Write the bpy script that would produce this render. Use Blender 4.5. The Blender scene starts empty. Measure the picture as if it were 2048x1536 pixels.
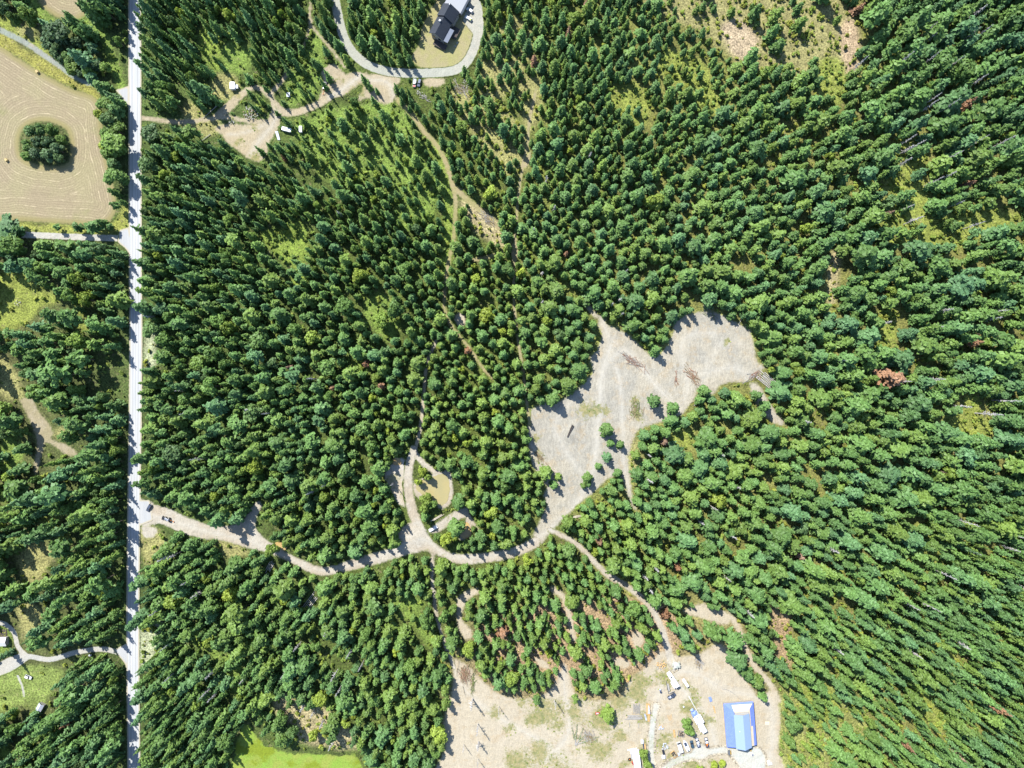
import bpy, bmesh, math, random
import numpy as np
from mathutils import Vector, Matrix, Euler
rng = random.Random(7)
nrg = np.random.default_rng(11)
sc = bpy.context.scene
C = sc.collection
S = 0.31                       # metres of ground per pixel of the 2048-wide photograph
H = 441.0                      # height of the camera over the ground
def W(u, v): return ((u-1024)*S, (768-v)*S)

# ------------------------------------------------------------------ camera, sky, sun, exposure
cam = bpy.data.cameras.new('camera'); co = bpy.data.objects.new('camera', cam); C.objects.link(co)
co.location = (0, 0, H); co.rotation_euler = (0, 0, 0)
cam.sensor_width = 36; cam.lens = 18*H/(1024*S); cam.clip_start = 1; cam.clip_end = 9000
sc.camera = co
SUN_AZ = math.atan2(-0.57, 0.82); SUN_EL = math.radians(50)
w = bpy.data.worlds.new('World'); sc.world = w; w.use_nodes = True
wn = w.node_tree.nodes; bg = wn['Background']
sky = wn.new('ShaderNodeTexSky'); sky.sky_type = 'NISHITA'; sky.sun_disc = False
sky.sun_elevation = SUN_EL; sky.sun_rotation = SUN_AZ; sky.altitude = 900; sky.dust_density = 0.6; sky.ozone_density = 1.6
w.node_tree.links.new(sky.outputs[0], bg.inputs[0]); bg.inputs[1].default_value = 0.14
sl = bpy.data.lights.new('sun', 'SUN'); sl.energy = 4.6; sl.angle = math.radians(0.5); sl.color = (1, 0.975, 0.925)
so = bpy.data.objects.new('sun', sl); C.objects.link(so)
sv = Vector((math.sin(SUN_AZ)*math.cos(SUN_EL), math.cos(SUN_AZ)*math.cos(SUN_EL), math.sin(SUN_EL)))
so.rotation_euler = sv.to_track_quat('Z', 'Y').to_euler(); so.location = (-300, 400, 600)
sc.view_settings.view_transform = 'Standard'; sc.view_settings.look = 'None'
sc.view_settings.exposure = 1.36; sc.view_settings.gamma = 1.0
sc.cycles.max_bounces = 5; sc.cycles.diffuse_bounces = 3; sc.cycles.glossy_bounces = 2; sc.cycles.transmission_bounces = 3
sc.cycles.transparent_max_bounces = 4

# ------------------------------------------------------------------ noise and distance fields (numpy)
def hsh(ix, iy, seed):
    n = (ix.astype(np.int64)*374761393 + iy.astype(np.int64)*668265263 + seed*974711) & 0xffffffff
    n = ((n ^ (n >> 13))*1274126177) & 0xffffffff
    return ((n ^ (n >> 16)) & 0xffff)/65535.0
def vnoise(x, y, seed=0):
    ix = np.floor(x); iy = np.floor(y); fx = x-ix; fy = y-iy
    fx = fx*fx*(3-2*fx); fy = fy*fy*(3-2*fy)
    a = hsh(ix, iy, seed); b = hsh(ix+1, iy, seed); c = hsh(ix, iy+1, seed); d = hsh(ix+1, iy+1, seed)
    return a+(b-a)*fx+(c-a)*fy+(a-b-c+d)*fx*fy
def fbm(x, y, scale, seed=0, octv=3):
    t = 0*x; amp = 0.5; tot = 0
    for k in range(octv):
        t = t+amp*vnoise(x/scale*2**k+31.7*k, y/scale*2**k+17.3*k, seed+k); tot += amp; amp *= 0.55
    return t/tot*2-1
MOUNDS = [(1140, 868, 14, 1.3), (1150, 850, 9, .8), (1350, 1326, 6, 2.2), (830, 1075, 16, .9), (1460, 690, 40, .5), (1380, 700, 20, .6), (1215, 780, 20, .6),
          (503, 225, 9, .9), (1250, 770, 18, .5), (540, 1060, 14, .5), (1165, 1470, 8, .5), (932, 1352, 9, .6)]
def relief(x, y):
    z = 0.18*fbm(x, y, 22, 5, 2)
    for u, v, r, h in MOUNDS:
        cx, cy = W(u, v); z = z+h*np.exp(-((x-cx)**2+(y-cy)**2)/(r*S)**2)
    return z
def zat(x, y): return float(relief(np.array([float(x)]), np.array([float(y)]))[0])
def poly_sd(u, v, pts):
    d = np.full(u.shape, 1e18); ins = np.zeros(u.shape, bool); n = len(pts)
    for i in range(n):
        x0, y0 = pts[i]; x1, y1 = pts[(i+1) % n]; ex, ey = x1-x0, y1-y0; L = ex*ex+ey*ey+1e-9
        t = np.clip(((u-x0)*ex+(v-y0)*ey)/L, 0, 1)
        d = np.minimum(d, (u-x0-t*ex)**2+(v-y0-t*ey)**2)
        if abs(ey) > 1e-9:
            c = ((y0 > v) != (y1 > v)) & (u < ex*(v-y0)/ey+x0); ins ^= c
    d = np.sqrt(d); return np.where(ins, d, -d)
def line_sd(u, v, pts, w0, w1=None):
    if w1 is None: w1 = w0
    best = np.full(u.shape, -1e9); n = len(pts)-1
    for i in range(n):
        x0, y0 = pts[i]; x1, y1 = pts[i+1]; ex, ey = x1-x0, y1-y0; L = ex*ex+ey*ey+1e-9
        t = np.clip(((u-x0)*ex+(v-y0)*ey)/L, 0, 1)
        hw = (w0+(w1-w0)*(i+t)/n)/2
        best = np.maximum(best, hw-np.sqrt((u-x0-t*ex)**2+(v-y0-t*ey)**2))
    return best
def smooth(pts, n=4, closed=False):
    P = [Vector(p) for p in pts]; out = []; m = len(P)
    for i in range(m if closed else m-1):
        if closed: a, b, c, d = P[i-1], P[i], P[(i+1) % m], P[(i+2) % m]
        else: a, b, c, d = P[max(i-1, 0)], P[i], P[i+1], P[min(i+2, m-1)]
        for k in range(n):
            t = k/n
            out.append(tuple(0.5*((2*b)+(c-a)*t+(2*a-5*b+4*c-d)*t*t+(3*b-a-3*c+d)*t**3)))
    if not closed: out.append(tuple(P[-1]))
    return out
def L(w0, *pts, w1=None, sm=True): return ('line', smooth(pts) if sm else list(pts), w0, w1)
def P(*pts, sm=True): return ('poly', smooth(pts, 3, True) if sm else list(pts))
def region_sd(u, v, prims):
    s = np.full(u.shape, -1e9)
    for p in prims:
        if p[0] == 'line': s = np.maximum(s, line_sd(u, v, p[1], p[2], p[3]))
        elif p[0] == 'poly': s = np.maximum(s, poly_sd(u, v, p[1]))
        elif p[0] == 'hole': s = np.minimum(s, -poly_sd(u, v, p[1]))
    return s

# ------------------------------------------------------------------ the regions of the ground, in photo pixels laid on the ground plane
ROAD = smooth([(270, -240), (270, -60), (270, 120), (270, 250), (271, 480), (272, 700), (270, 900), (267, 1100), (266, 1300), (268, 1536), (268, 1800)], 6)
ISLAND = smooth([(38, 290), (44, 262), (62, 247), (90, 243), (115, 249), (134, 262), (141, 285), (140, 315), (132, 328), (104, 333), (70, 327), (45, 315)], 3, True)
FIELD = P((-230, 20), (-40, 76), (0, 92), (30, 112), (75, 140), (115, 163), (150, 180), (183, 190), (198, 205), (204, 225), (206, 260), (213, 310), (221, 345), (229, 380), (233, 410), (229, 430), (214, 446), (190, 451), (120, 447), (60, 443), (0, 441), (-230, 441))
FIELD_TOP = P((62, -30), (70, -12), (85, 14), (100, 27), (120, 37), (150, 41), (170, 31), (185, 14), (190, -12), (192, -120), (40, -120))
REG = {}
REG['gravel_road'] = [('line', ROAD, 26, None), P((240, 460), (258, 455), (262, 478), (262, 512), (252, 498), (236, 484), sm=False), P((228, 1300), (256, 1285), (258, 1350), (250, 1326), sm=False), P((232, 180), (258, 172), (258, 215), sm=False), P((278, 1000), (300, 1000), (306, 1040), (278, 1052), sm=False)]
REG['farm_lane'] = [L(13, (-200, 462), (-30, 468), (60, 470), (150, 474), (215, 476), (250, 477))]
REG['hay_field'] = [FIELD, ('hole', ISLAND)]
REG['hay_field.001'] = [FIELD_TOP]
REG['ditch_bank'] = [L(13, (-60, 34), (0, 60), (50, 85), (90, 112), (120, 133), (145, 152), (178, 168), w1=9)]
REG['gravel_driveway'] = [L(19, (664, -80), (668, -20), (676, 30), (690, 80), (715, 115), (750, 136), (800, 146), (860, 146), (908, 141), (935, 122), (952, 85), (958, 45), (945, 5), (925, -40)), P((926, 40), (935, 15), (948, -8), (962, 5), (966, 40), (955, 72), (938, 58))]
REG['lawn'] = [P((848, 45), (870, 5), (900, -20), (940, -10), (955, 30), (945, 85), (930, 118), (905, 133), (860, 137), (832, 131), (824, 112), (836, 92), (840, 70))]
REG['dirt_yard'] = [L(9, (284, 236), (300, 238), (330, 242), (370, 244), (415, 239), (450, 234), (480, 239), (505, 243), (530, 243)),
    P((492, 175), (502, 180), (478, 204), (462, 222), (444, 234), (424, 234), (452, 206), (474, 188)), L(10, (494, 180), (510, 175), (525, 180), (540, 193), (552, 208), (562, 218), (578, 223)),
    L(8, (545, 195), (547, 222), (538, 242)), L(9, (540, 190), (557, 170), (572, 150)), L(14, (550, 226), (590, 225), (620, 216), (645, 205)),
    P((643, 142), (668, 128), (690, 148), (712, 144), (740, 150), (742, 165), (716, 172), (690, 190), (668, 197), (646, 210), (638, 200), (648, 165)),
    P((430, 257), (455, 247), (492, 250), (528, 243), (556, 225), (560, 246), (546, 274), (536, 290), (535, 305), (522, 322), (500, 319), (475, 300), (455, 286), (444, 270)),
    P((738, 150), (790, 149), (802, 162), (786, 178), (798, 198), (768, 208), (735, 196), (716, 203), (724, 180)), P((848, 158), (882, 156), (890, 166), (874, 174), (852, 172)),
    L(5, (622, 5), (620, 45), (640, 72), (668, 105), (690, 135)), L(5, (624, 40), (614, 75), (606, 98))]
REG['grassy_track'] = [L(11, (796, 200), (820, 225), (850, 265), (880, 300), (895, 335), (905, 370), (911, 400), (910, 440), (907, 480), (898, 520), (892, 560), (889, 600), (892, 632), (905, 655), (925, 680), (945, 705), (965, 735), (986, 757), w1=6),
    L(13, (906, 372), (930, 395), (960, 420), (1000, 458), w1=9), L(9, (948, 520), (985, 512), (1010, 505))]
REG['cut_line'] = [L(6, (1072, 180), (1059, 240), (1055, 290), (1045, 330), (1036, 400), (1033, 440), (1029, 520), (1028, 600), (1036, 680), (1046, 740), (1053, 800), (1060, 850)), P((1050, 320), (1062, 300), (1060, 320), (1050, 338)), P((1022, 492), (1036, 488), (1034, 520), (1026, 526))]
REG['twin_track'] = [L(8, (872, 682), (862, 705), (853, 730), (849, 770), (844, 830), (838, 870), (828, 905))]
REG['sand_pit'] = [P((908, 634), (920, 626), (930, 632), (930, 648), (918, 652)), P((770, 946), (798, 917), (812, 928), (813, 1000), (815, 1015), (796, 1006), (786, 986), (775, 966))]
REG['dirt_road'] = [L(15, (828, 898), (819, 930), (816, 960), (820, 1000), (828, 1032), (840, 1060), (852, 1082), w1=22), L(11, (830, 905), (845, 925), (865, 940), (892, 956)),
    P((880, 946), (898, 940), (906, 975), (902, 1004), (884, 1018), (866, 1004), (838, 998), (826, 970), (860, 950)),
    P((858, 1060), (888, 1036), (914, 1020), (934, 1015), (938, 1030), (916, 1040), (890, 1056), (872, 1066)), P((934, 1022), (950, 1046), (958, 1062), (944, 1050), (930, 1078), (918, 1076), (930, 1046)),
    P((796, 1066), (818, 1046), (830, 1048), (848, 1066), (870, 1086), (900, 1106), (930, 1118), (905, 1123), (880, 1112), (850, 1102), (828, 1106), (792, 1116), (760, 1126), (700, 1141), (650, 1151), (618, 1144), (580, 1124), (540, 1106), (500, 1097), (450, 1082), (400, 1076), (350, 1060), (318, 1046), (283, 1052), (281, 1003), (292, 1000), (312, 1010), (340, 1018), (365, 1030), (398, 1043), (430, 1052), (466, 1050), (490, 1036), (512, 1004), (524, 1010), (514, 1032), (512, 1056), (532, 1078), (556, 1094), (600, 1118), (650, 1134), (700, 1120), (760, 1102), (796, 1090)),
    P((284, 1056), (300, 1052), (316, 1060), (306, 1074), (288, 1074)),
    L(20, (905, 1116), (940, 1118), (1000, 1111), (1040, 1100), (1070, 1085)),
    L(9, (1100, 1060), (1150, 1085), (1185, 1120), (1215, 1150), (1250, 1170), (1288, 1200), (1310, 1228), (1325, 1262), (1336, 1300), (1346, 1335), w1=15),
    L(7, (866, 1108), (864, 1150), (869, 1200), (875, 1240), (888, 1282), (900, 1312), (908, 1335))]
REG['bare_clearing'] = [P((1062, 818), (1090, 806), (1120, 802), (1146, 786), (1166, 768), (1186, 745), (1180, 715), (1195, 700), (1204, 670), (1194, 646), (1205, 635), (1216, 650), (1240, 660), (1262, 672), (1290, 702), (1312, 716), (1336, 690), (1346, 665), (1350, 640), (1375, 628), (1420, 620), (1452, 634), (1480, 648), (1500, 660), (1508, 685), (1512, 720), (1530, 735), (1512, 752), (1490, 765), (1462, 764), (1440, 770), (1430, 786), (1416, 792), (1404, 776), (1386, 802), (1366, 828), (1345, 838), (1318, 846), (1300, 850), (1276, 860), (1266, 880), (1256, 915), (1260, 945), (1265, 1000), (1278, 1028), (1262, 1012), (1246, 962), (1236, 948), (1212, 960), (1186, 986), (1160, 1006), (1130, 1035), (1100, 1065), (1086, 1086), (1060, 1101), (1030, 1114), (1010, 1108), (1050, 1086), (1068, 1066), (1080, 1040), (1094, 1010), (1086, 990), (1094, 975), (1080, 950), (1066, 935), (1058, 900), (1055, 860), sm=False),
    P((1500, 766), (1520, 772), (1535, 800), (1560, 835), (1572, 850), (1546, 846), (1524, 822), (1506, 795)), L(9, (1206, 640), (1188, 628), (1176, 612))]
REG['homestead_yard'] = [P((906, 1318), (926, 1325), (950, 1345), (990, 1382), (1030, 1396), (1080, 1391), (1108, 1372), (1118, 1346), (1128, 1326), (1140, 1350), (1148, 1380), (1166, 1396), (1206, 1400), (1246, 1390), (1256, 1362), (1296, 1330), (1326, 1300), (1360, 1312), (1400, 1306), (1432, 1288), (1456, 1298), (1470, 1330), (1500, 1370), (1520, 1395), (1540, 1380), (1556, 1400), (1562, 1450), (1556, 1500), (1552, 1680), (876, 1680), (890, 1500), (886, 1450), (900, 1400), (906, 1360)),
    L(13, (1440, 1225), (1462, 1236), (1478, 1258), (1490, 1292), (1508, 1330), (1540, 1368), (1556, 1400)), P((1366, 1222), (1408, 1206), (1440, 1224), (1462, 1236), (1450, 1250), (1400, 1236)),
    P((912, 1215), (920, 1190), (950, 1175), (958, 1186), (936, 1200), (923, 1235), (945, 1262), (936, 1280), (918, 1262)), L(12, (1104, 1178), (1128, 1196), (1140, 1240), (1146, 1276)), P((1262, 1268), (1280, 1262), (1288, 1284), (1270, 1296)),
    P((1068, 1316), (1090, 1320), (1100, 1338), (1080, 1334)), P((1226, 1316), (1250, 1318), (1262, 1330), (1238, 1338))]
REG['gravel_driveway.001'] = [L(13, (1310, 1640), (1306, 1560), (1302, 1500), (1305, 1450), (1312, 1412)), L(14, (1306, 1560), (1350, 1522), (1400, 1508), (1450, 1500), (1500, 1512), (1530, 1560), (1540, 1640)), P((1380, 1512), (1394, 1488), (1408, 1490), (1420, 1508), (1400, 1520)), P((1450, 1496), (1520, 1496), (1530, 1540), (1500, 1560), (1470, 1520))]
REG['forest_lane'] = [L(11, (-60, 1352), (0, 1337), (50, 1313), (100, 1319), (150, 1305), (200, 1298), (240, 1306), (262, 1322)), L(10, (-30, 1242), (0, 1245), (17, 1252), (29, 1266), (33, 1282), (38, 1296), (52, 1310)), P((-30, 1356), (-10, 1330), (40, 1306), (60, 1314), (40, 1332), (10, 1348)), L(5, (36, 1352), (46, 1376), (48, 1392))]
REG['sand_track'] = [P((40, 800), (66, 798), (76, 820), (98, 846), (108, 868), (104, 878), (140, 892), (156, 908), (138, 912), (96, 886), (86, 902), (75, 946), (66, 940), (74, 890), (60, 842))]
REG['meadow'] = [P((478, 1462), (498, 1448), (520, 1478), (560, 1500), (604, 1506), (680, 1509), (720, 1520), (724, 1640), (420, 1640), (462, 1530))]
REG['pond'] = [P((832, 970), (868, 952), (892, 951), (898, 975), (895, 1000), (880, 1012), (871, 1000), (846, 990))]
REG['pond.001'] = [P((929, 1048), (938, 1047), (942, 1070), (932, 1077), (921, 1072), (929, 1060)), ]
REG['pond.002'] = [P((785, 920), (797, 917), (804, 927), (796, 931), (786, 929))]
REG['pond.003'] = [P((552, 1084), (573, 1088), (570, 1098), (555, 1096))]
# open patches inside the woods: (polygon, tree density left, shrub density, ground colour)
GR = (.135, .185, .03); YG = (.155, .18, .035); TAN = (.26, .22, .115); OLV = (.2, .19, .07); RED = (.24, .17, .095); BRG = (.112, .165, .03); PALE = (.27, .29, .17)
GAPS = [
 (P((-40, 44), (0, 66), (100, 128), (180, 172), (205, 205), (186, 190), (110, 160), (30, 110), (-40, 76)), .0, .03, (.19, .18, .04)), (P((-20, 28), (0, 32), (40, 46), (78, 82), (98, 114), (50, 80), (-20, 46)), .0, .1, YG), (P((52, -10), (66, -5), (120, 42), (150, 46), (140, 60), (100, 50), (70, 30)), .0, .1, BRG),
 (P((0, 444), (120, 450), (200, 455), (235, 440), (250, 400), (256, 455), (200, 468), (0, 460)), .0, .05, (.18, .19, .04)), (P((36, 60), (60, 50), (70, 75), (50, 80)), .1, .1, OLV),
 (P((10, 538), (50, 545), (78, 572), (122, 600), (88, 612), (62, 640), (30, 662), (-10, 650), (-20, 580)), .03, .25, YG), (P((138, 595), (150, 592), (172, 622), (158, 632)), .05, .3, YG), (P((150, 645), (190, 648), (186, 662), (152, 664)), .05, .3, YG),
 (P((-20, 690), (20, 730), (50, 790), (30, 800), (0, 790), (-30, 760)), .05, .3, OLV), (P((30, 1085), (70, 1080), (106, 1100), (96, 1130), (75, 1180), (50, 1170), (35, 1130)), .03, .12, OLV), (P((80, 1032), (120, 1028), (118, 1050), (86, 1052)), .05, .2, YG), (P((112, 1066), (136, 1062), (140, 1092), (118, 1086)), .05, .2, YG),
 (P((36, 1214), (60, 1200), (86, 1230), (62, 1270), (44, 1270)), .05, .15, OLV), (P((-30, 1350), (60, 1330), (110, 1338), (130, 1350), (96, 1392), (84, 1420), (40, 1410), (-30, 1440)), .03, .06, (.135, .175, .042)), (P((-20, 1255), (16, 1258), (26, 1280), (20, 1300), (-20, 1320)), .0, .05, BRG), (P((-20, 970), (30, 980), (60, 1010), (40, 1020), (0, 1000)), .15, .5, BRG), (P((0, 870), (40, 880), (40, 930), (0, 950)), .3, .5, BRG), (P((110, 860), (150, 850), (140, 880), (112, 876)), .1, .2, OLV),
 (P((0, 1484), (20, 1490), (20, 1512), (0, 1520)), .0, .1, BRG),
 (P((190, 42), (200, 20), (225, 90), (248, 150), (250, 175), (236, 178), (205, 90)), .0, .15, BRG), (P((150, 44), (190, 42), (236, 160), (200, 80)), .0, .1, BRG),
 (P((446, 88), (480, 84), (506, 108), (500, 140), (462, 150), (440, 128)), .06, .3, BRG), (P((400, 60), (440, 70), (440, 140), (410, 120)), .25, .5, GR), (P((430, 150), (466, 150), (480, 186), (440, 200), (424, 190)), .06, .35, OLV),
 (P((370, 200), (430, 236), (440, 262), (400, 270), (370, 250)), .08, .4, OLV), (P((600, 100), (640, 60), (650, 130), (640, 170), (610, 200), (576, 215), (572, 170)), .3, .8, BRG), (P((590, 250), (650, 220), (740, 210), (800, 240), (760, 330), (700, 380), (620, 330)), .6, .9, BRG),
 (P((740, 210), (800, 215), (850, 290), (880, 360), (860, 440), (800, 460), (780, 380)), .65, .8, BRG), (P((560, 460), (600, 440), (620, 500), (600, 540), (560, 520), (520, 470)), .15, .6, GR), (P((730, 600), (770, 590), (800, 640), (780, 680), (740, 650)), .2, .7, BRG), (P((700, 690), (740, 700), (740, 740), (706, 740)), .35, .8, BRG), (P((580, 560), (612, 545), (630, 560), (600, 580)), .3, .6, GR),
 (P((380, 1265), (410, 1270), (460, 1310), (490, 1340), (480, 1352), (440, 1325), (390, 1290)), .12, .7, BRG), (P((430, 1340), (470, 1345), (480, 1380), (450, 1376)), .3, .7, BRG), (P((780, 1192), (840, 1194), (850, 1240), (870, 1270), (860, 1300), (830, 1250), (800, 1230)), .15, .7, BRG), (P((288, 680), (308, 660), (312, 720), (290, 740)), .1, .6, PALE),
 (P((550, 1390), (620, 1400), (680, 1440), (720, 1480), (700, 1500), (600, 1480), (560, 1440)), .25, .5, TAN), (P((280, 1230), (320, 1240), (320, 1290), (284, 1340)), .25, .7, PALE), (P((284, 1056), (320, 1060), (330, 1100), (290, 1130)), .1, .5, OLV), (P((430, 1080), (480, 1090), (500, 1110), (450, 1110)), .15, .5, OLV),
 (P((960, 160), (1000, 30), (1060, 60), (1050, 150), (1000, 200), (980, 240)), .8, .6, OLV), (P((900, 180), (980, 200), (1040, 250), (1060, 330), (1010, 350), (950, 280)), .75, .7, OLV), (P((925, 400), (1010, 450), (1020, 500), (960, 470), (930, 430)), .45, .6, TAN),
 (P((1290, -30), (1640, -30), (1700, 60), (1700, 110), (1640, 150), (1560, 160), (1480, 130), (1400, 60), (1340, 40)), .22, .9, (.19, .175, .07)), (P((1440, 60), (1480, 40), (1520, 80), (1480, 120)), .1, .35, (.28, .22, .14)), (P((1680, 60), (1710, 40), (1720, 130), (1710, 170), (1690, 150)), .08, .5, (.28, .21, .13)), (P((1220, 180), (1260, 160), (1300, 200), (1280, 260), (1230, 240)), .3, .8, YG), (P((1360, 170), (1420, 160), (1440, 230), (1400, 220)), .3, .8, YG), (P((1320, 100), (1400, 120), (1420, 170), (1330, 160)), .35, .8, YG),
 (P((1640, 120), (1690, 130), (1680, 220), (1640, 200)), .25, .9, YG), (P((1860, 200), (1890, 200), (1890, 250), (1870, 260)), .1, .9, YG), (P((1770, 290), (1850, 290), (1850, 380), (1900, 420), (1990, 410), (1960, 440), (1800, 400), (1760, 340)), .25, .9, YG), (P((1760, 400), (2000, 420), (2040, 440), (1900, 500), (1760, 480)), .45, .9, YG), (P((1660, 512), (1680, 510), (1670, 600), (1655, 600)), .05, .6, TAN), (P((1760, 620), (1790, 620), (1790, 690), (1750, 690)), .3, .9, YG),
 (P((1890, 830), (1980, 840), (1976, 870), (1900, 870)), .1, .8, YG), (P((1930, 790), (1960, 790), (1950, 840), (1930, 840)), .1, .8, YG), (P((1790, 1050), (1860, 1060), (1890, 1150), (1800, 1110)), .4, .8, YG), (P((1880, 1260), (1920, 1250), (1900, 1330), (1860, 1300)), .4, .8, YG), (P((1560, 1400), (1640, 1330), (1720, 1400), (1740, 1500), (1700, 1560), (1570, 1560)), .72, .8, (.17, .18, .05)), (P((1600, 1370), (1660, 1370), (1680, 1430), (1620, 1450)), .4, .8, YG), (P((1840, 1370), (1960, 1400), (1920, 1460), (1840, 1440)), .4, .8, YG), (P((1540, 1220), (1580, 1230), (1580, 1330), (1560, 1340)), .12, .5, RED),
 (P((1330, 880), (1372, 850), (1392, 880), (1350, 900)), .25, .7, YG), (P((980, 1230), (1320, 1200), (1330, 1330), (1000, 1360)), .85, .3, RED), (P((1500, 610), (1512, 680), (1500, 700), (1496, 640)), .1, .6, YG), (P((1256, 900), (1272, 880), (1290, 930), (1262, 950)), .2, .6, OLV), (P((860, 300), (880, 290), (905, 400), (895, 560), (880, 560), (890, 400)), .3, .6, GR), (P((1040, 160), (1080, 160), (1080, 230), (1050, 260)), .3, .6, OLV),
]

# wheel ruts and graded lanes worn into the bare soil: polyline, half width px, strength
LANES = [(smooth([(1105, 1060), (1150, 1010), (1180, 960), (1192, 900), (1196, 840), (1200, 790), (1205, 740), (1222, 690)]), 9, .8), (smooth([(1185, 960), (1150, 930), (1120, 880), (1110, 850), (1130, 815), (1160, 790)]), 8, .5), (smooth([(1205, 740), (1245, 700), (1280, 730), (1310, 770), (1340, 800), (1360, 820)]), 8, .7), (smooth([(1235, 690), (1215, 670), (1205, 640)]), 7, .6),
 (smooth([(1265, 1000), (1250, 940), (1246, 880), (1244, 820), (1238, 760), (1232, 735)]), 6, .7), (smooth([(1360, 820), (1375, 780), (1372, 740), (1360, 700), (1380, 670), (1430, 665)]), 9, .5), (smooth([(1375, 750), (1420, 745), (1460, 735), (1500, 755), (1480, 800)]), 10, .5), (smooth([(1400, 770), (1440, 690), (1490, 690)]), 8, .35), (smooth([(1130, 1035), (1180, 985), (1225, 945)]), 3, .6),
 (smooth([(285, 1028), (340, 1040), (420, 1064), (500, 1082), (560, 1108), (640, 1140), (720, 1126), (800, 1095), (850, 1080), (900, 1112), (1000, 1108), (1060, 1085), (1110, 1050)]), 6, .7), (smooth([(905, 1330), (930, 1380), (990, 1430), (1060, 1470), (1110, 1500), (1140, 1530)]), 8, .5), (smooth([(1146, 1280), (1130, 1330), (1130, 1390), (1140, 1430), (1130, 1480), (1090, 1520)]), 8, .6), (smooth([(1346, 1335), (1360, 1370), (1390, 1410), (1420, 1450), (1430, 1490)]), 9, .6), (smooth([(1350, 1340), (1400, 1350), (1450, 1380), (1530, 1400), (1545, 1450), (1540, 1520)]), 12, .5), (smooth([(1300, 1500), (1310, 1440), (1320, 1380), (1345, 1340)]), 7, .6),
 (smooth([(555, 226), (545, 250), (520, 280), (500, 310)]), 7, .6), (smooth([(530, 250), (490, 265), (455, 270)]), 5, .5), (smooth([(660, 195), (690, 175), (720, 152)]), 7, .8), (smooth([(740, 160), (775, 165), (790, 195)]), 9, .6), (smooth([(480, 1030), (500, 1060), (520, 1080)]), 6, .4)]
def lane_at(u, v):
    out = np.zeros(u.shape)
    for pts, hw, s in LANES:
        xs = [p[0] for p in pts]; ys = [p[1] for p in pts]; k = (u > min(xs)-20) & (u < max(xs)+20) & (v > min(ys)-20) & (v < max(ys)+20)
        if k.any(): d = hw-line_sd(u[k], v[k], pts, 2*hw); out[k] = np.maximum(out[k], s*np.clip(1.25-d/hw, 0, 1)*(1-.55*np.exp(-((d-hw*.45)/1.3)**2)))
    return out
# ------------------------------------------------------------------ lookup maps over the whole place (4 px cells)
U0, V0, RES = -320, -320, 4
NU, NV = (2368+320)//RES, (1856+320)//RES
GU, GV = np.meshgrid(U0+RES*np.arange(NU), V0+RES*np.arange(NV))
def bilin(img, u, v):
    a = np.clip((np.asarray(u, float)-U0)/RES, 0, NU-1.001); b = np.clip((np.asarray(v, float)-V0)/RES, 0, NV-1.001)
    i = a.astype(int); j = b.astype(int); fa = a-i; fb = b-j
    if img.ndim == 3: fa = fa[..., None]; fb = fb[..., None]
    return (img[j, i]*(1-fa)+img[j, i+1]*fa)*(1-fb)+(img[j+1, i]*(1-fa)+img[j+1, i+1]*fa)*fb
def bbox_of(prims, pad):
    us, vs = [], []
    for p in prims:
        e = pad+(max(p[2], p[3] or 0)/2 if p[0] == 'line' else 0)
        for q in p[1]: us += [q[0]-e, q[0]+e]; vs += [q[1]-e, q[1]+e]
    return min(us), min(vs), max(us), max(vs)
def sd_map(prims, pad=60):
    out = np.full(GU.shape, -99.0); a, b, c, d = bbox_of(prims, pad)
    i0, i1 = max(0, int((a-U0)//RES)), min(NU, int((c-U0)//RES)+2); j0, j1 = max(0, int((b-V0)//RES)), min(NV, int((d-V0)//RES)+2)
    if i1 > i0 and j1 > j0: out[j0:j1, i0:i1] = region_sd(GU[j0:j1, i0:i1], GV[j0:j1, i0:i1], prims)
    return out
def idw(u, v, pts, col, power=3.0):
    num = 0; den = 0
    for p in pts:
        wt = 1/((u-p[0])**2+(v-p[1])**2+900)**(power/2); num = num+wt*p[col]; den = den+wt
    return num/den
WOB = 5*fbm(GU, GV, 26, 3, 3)
SEEN = np.full(GU.shape, -99.0)
for k, pr in REG.items():
    if k not in ('gravel_road', 'grassy_track', 'cut_line', 'twin_track', 'hay_field', 'hay_field.001', 'pond.002', 'pond.003'): SEEN = np.maximum(SEEN, sd_map(pr))
OPEN = np.full(GU.shape, -99.0)                                   # signed distance to the nearest treeless surface
for k, pr in REG.items():
    if k != 'hay_field' : OPEN = np.maximum(OPEN, sd_map(pr))
OPEN = np.maximum(OPEN, sd_map([FIELD]))
base_tone = np.stack([np.interp(GU, [0, 300, 900, 1300, 2048], c) for c in ([.13, .10, .12, .17, .17], [.14, .15, .16, .175, .17], [.045, .035, .03, .045, .045])], -1)
n = fbm(GU, GV, 70, 9, 3)[..., None]; TONE = base_tone*np.interp(GU, [900, 1200], [.5, .72])[..., None]*(1+.35*n)  # woodland ground darkened, painting in the shade between trees; less on the right
low = np.clip((GV-1150)/200, 0, 1)*np.clip((GU-860)/80, 0, 1)*np.clip((1560-GU)/80, 0, 1)
TONE = TONE*(1-.7*low[..., None])+np.array([.21, .155, .085])*.7*low[..., None]
DENS = np.ones(GU.shape); SHRUB = np.interp(GU, [0, 250, 400, 900, 1200, 2048], [.3, .3, .34, .4, .52, .55])
for pr, dn, sh, col in GAPS:
    m = np.clip((sd_map([pr])+WOB+5)/10, 0, 1)
    DENS = DENS*(1-m)+dn*m; SHRUB = SHRUB*(1-m)+sh*m; TONE = TONE*(1-m[..., None])+np.array(col)*m[..., None]
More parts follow.
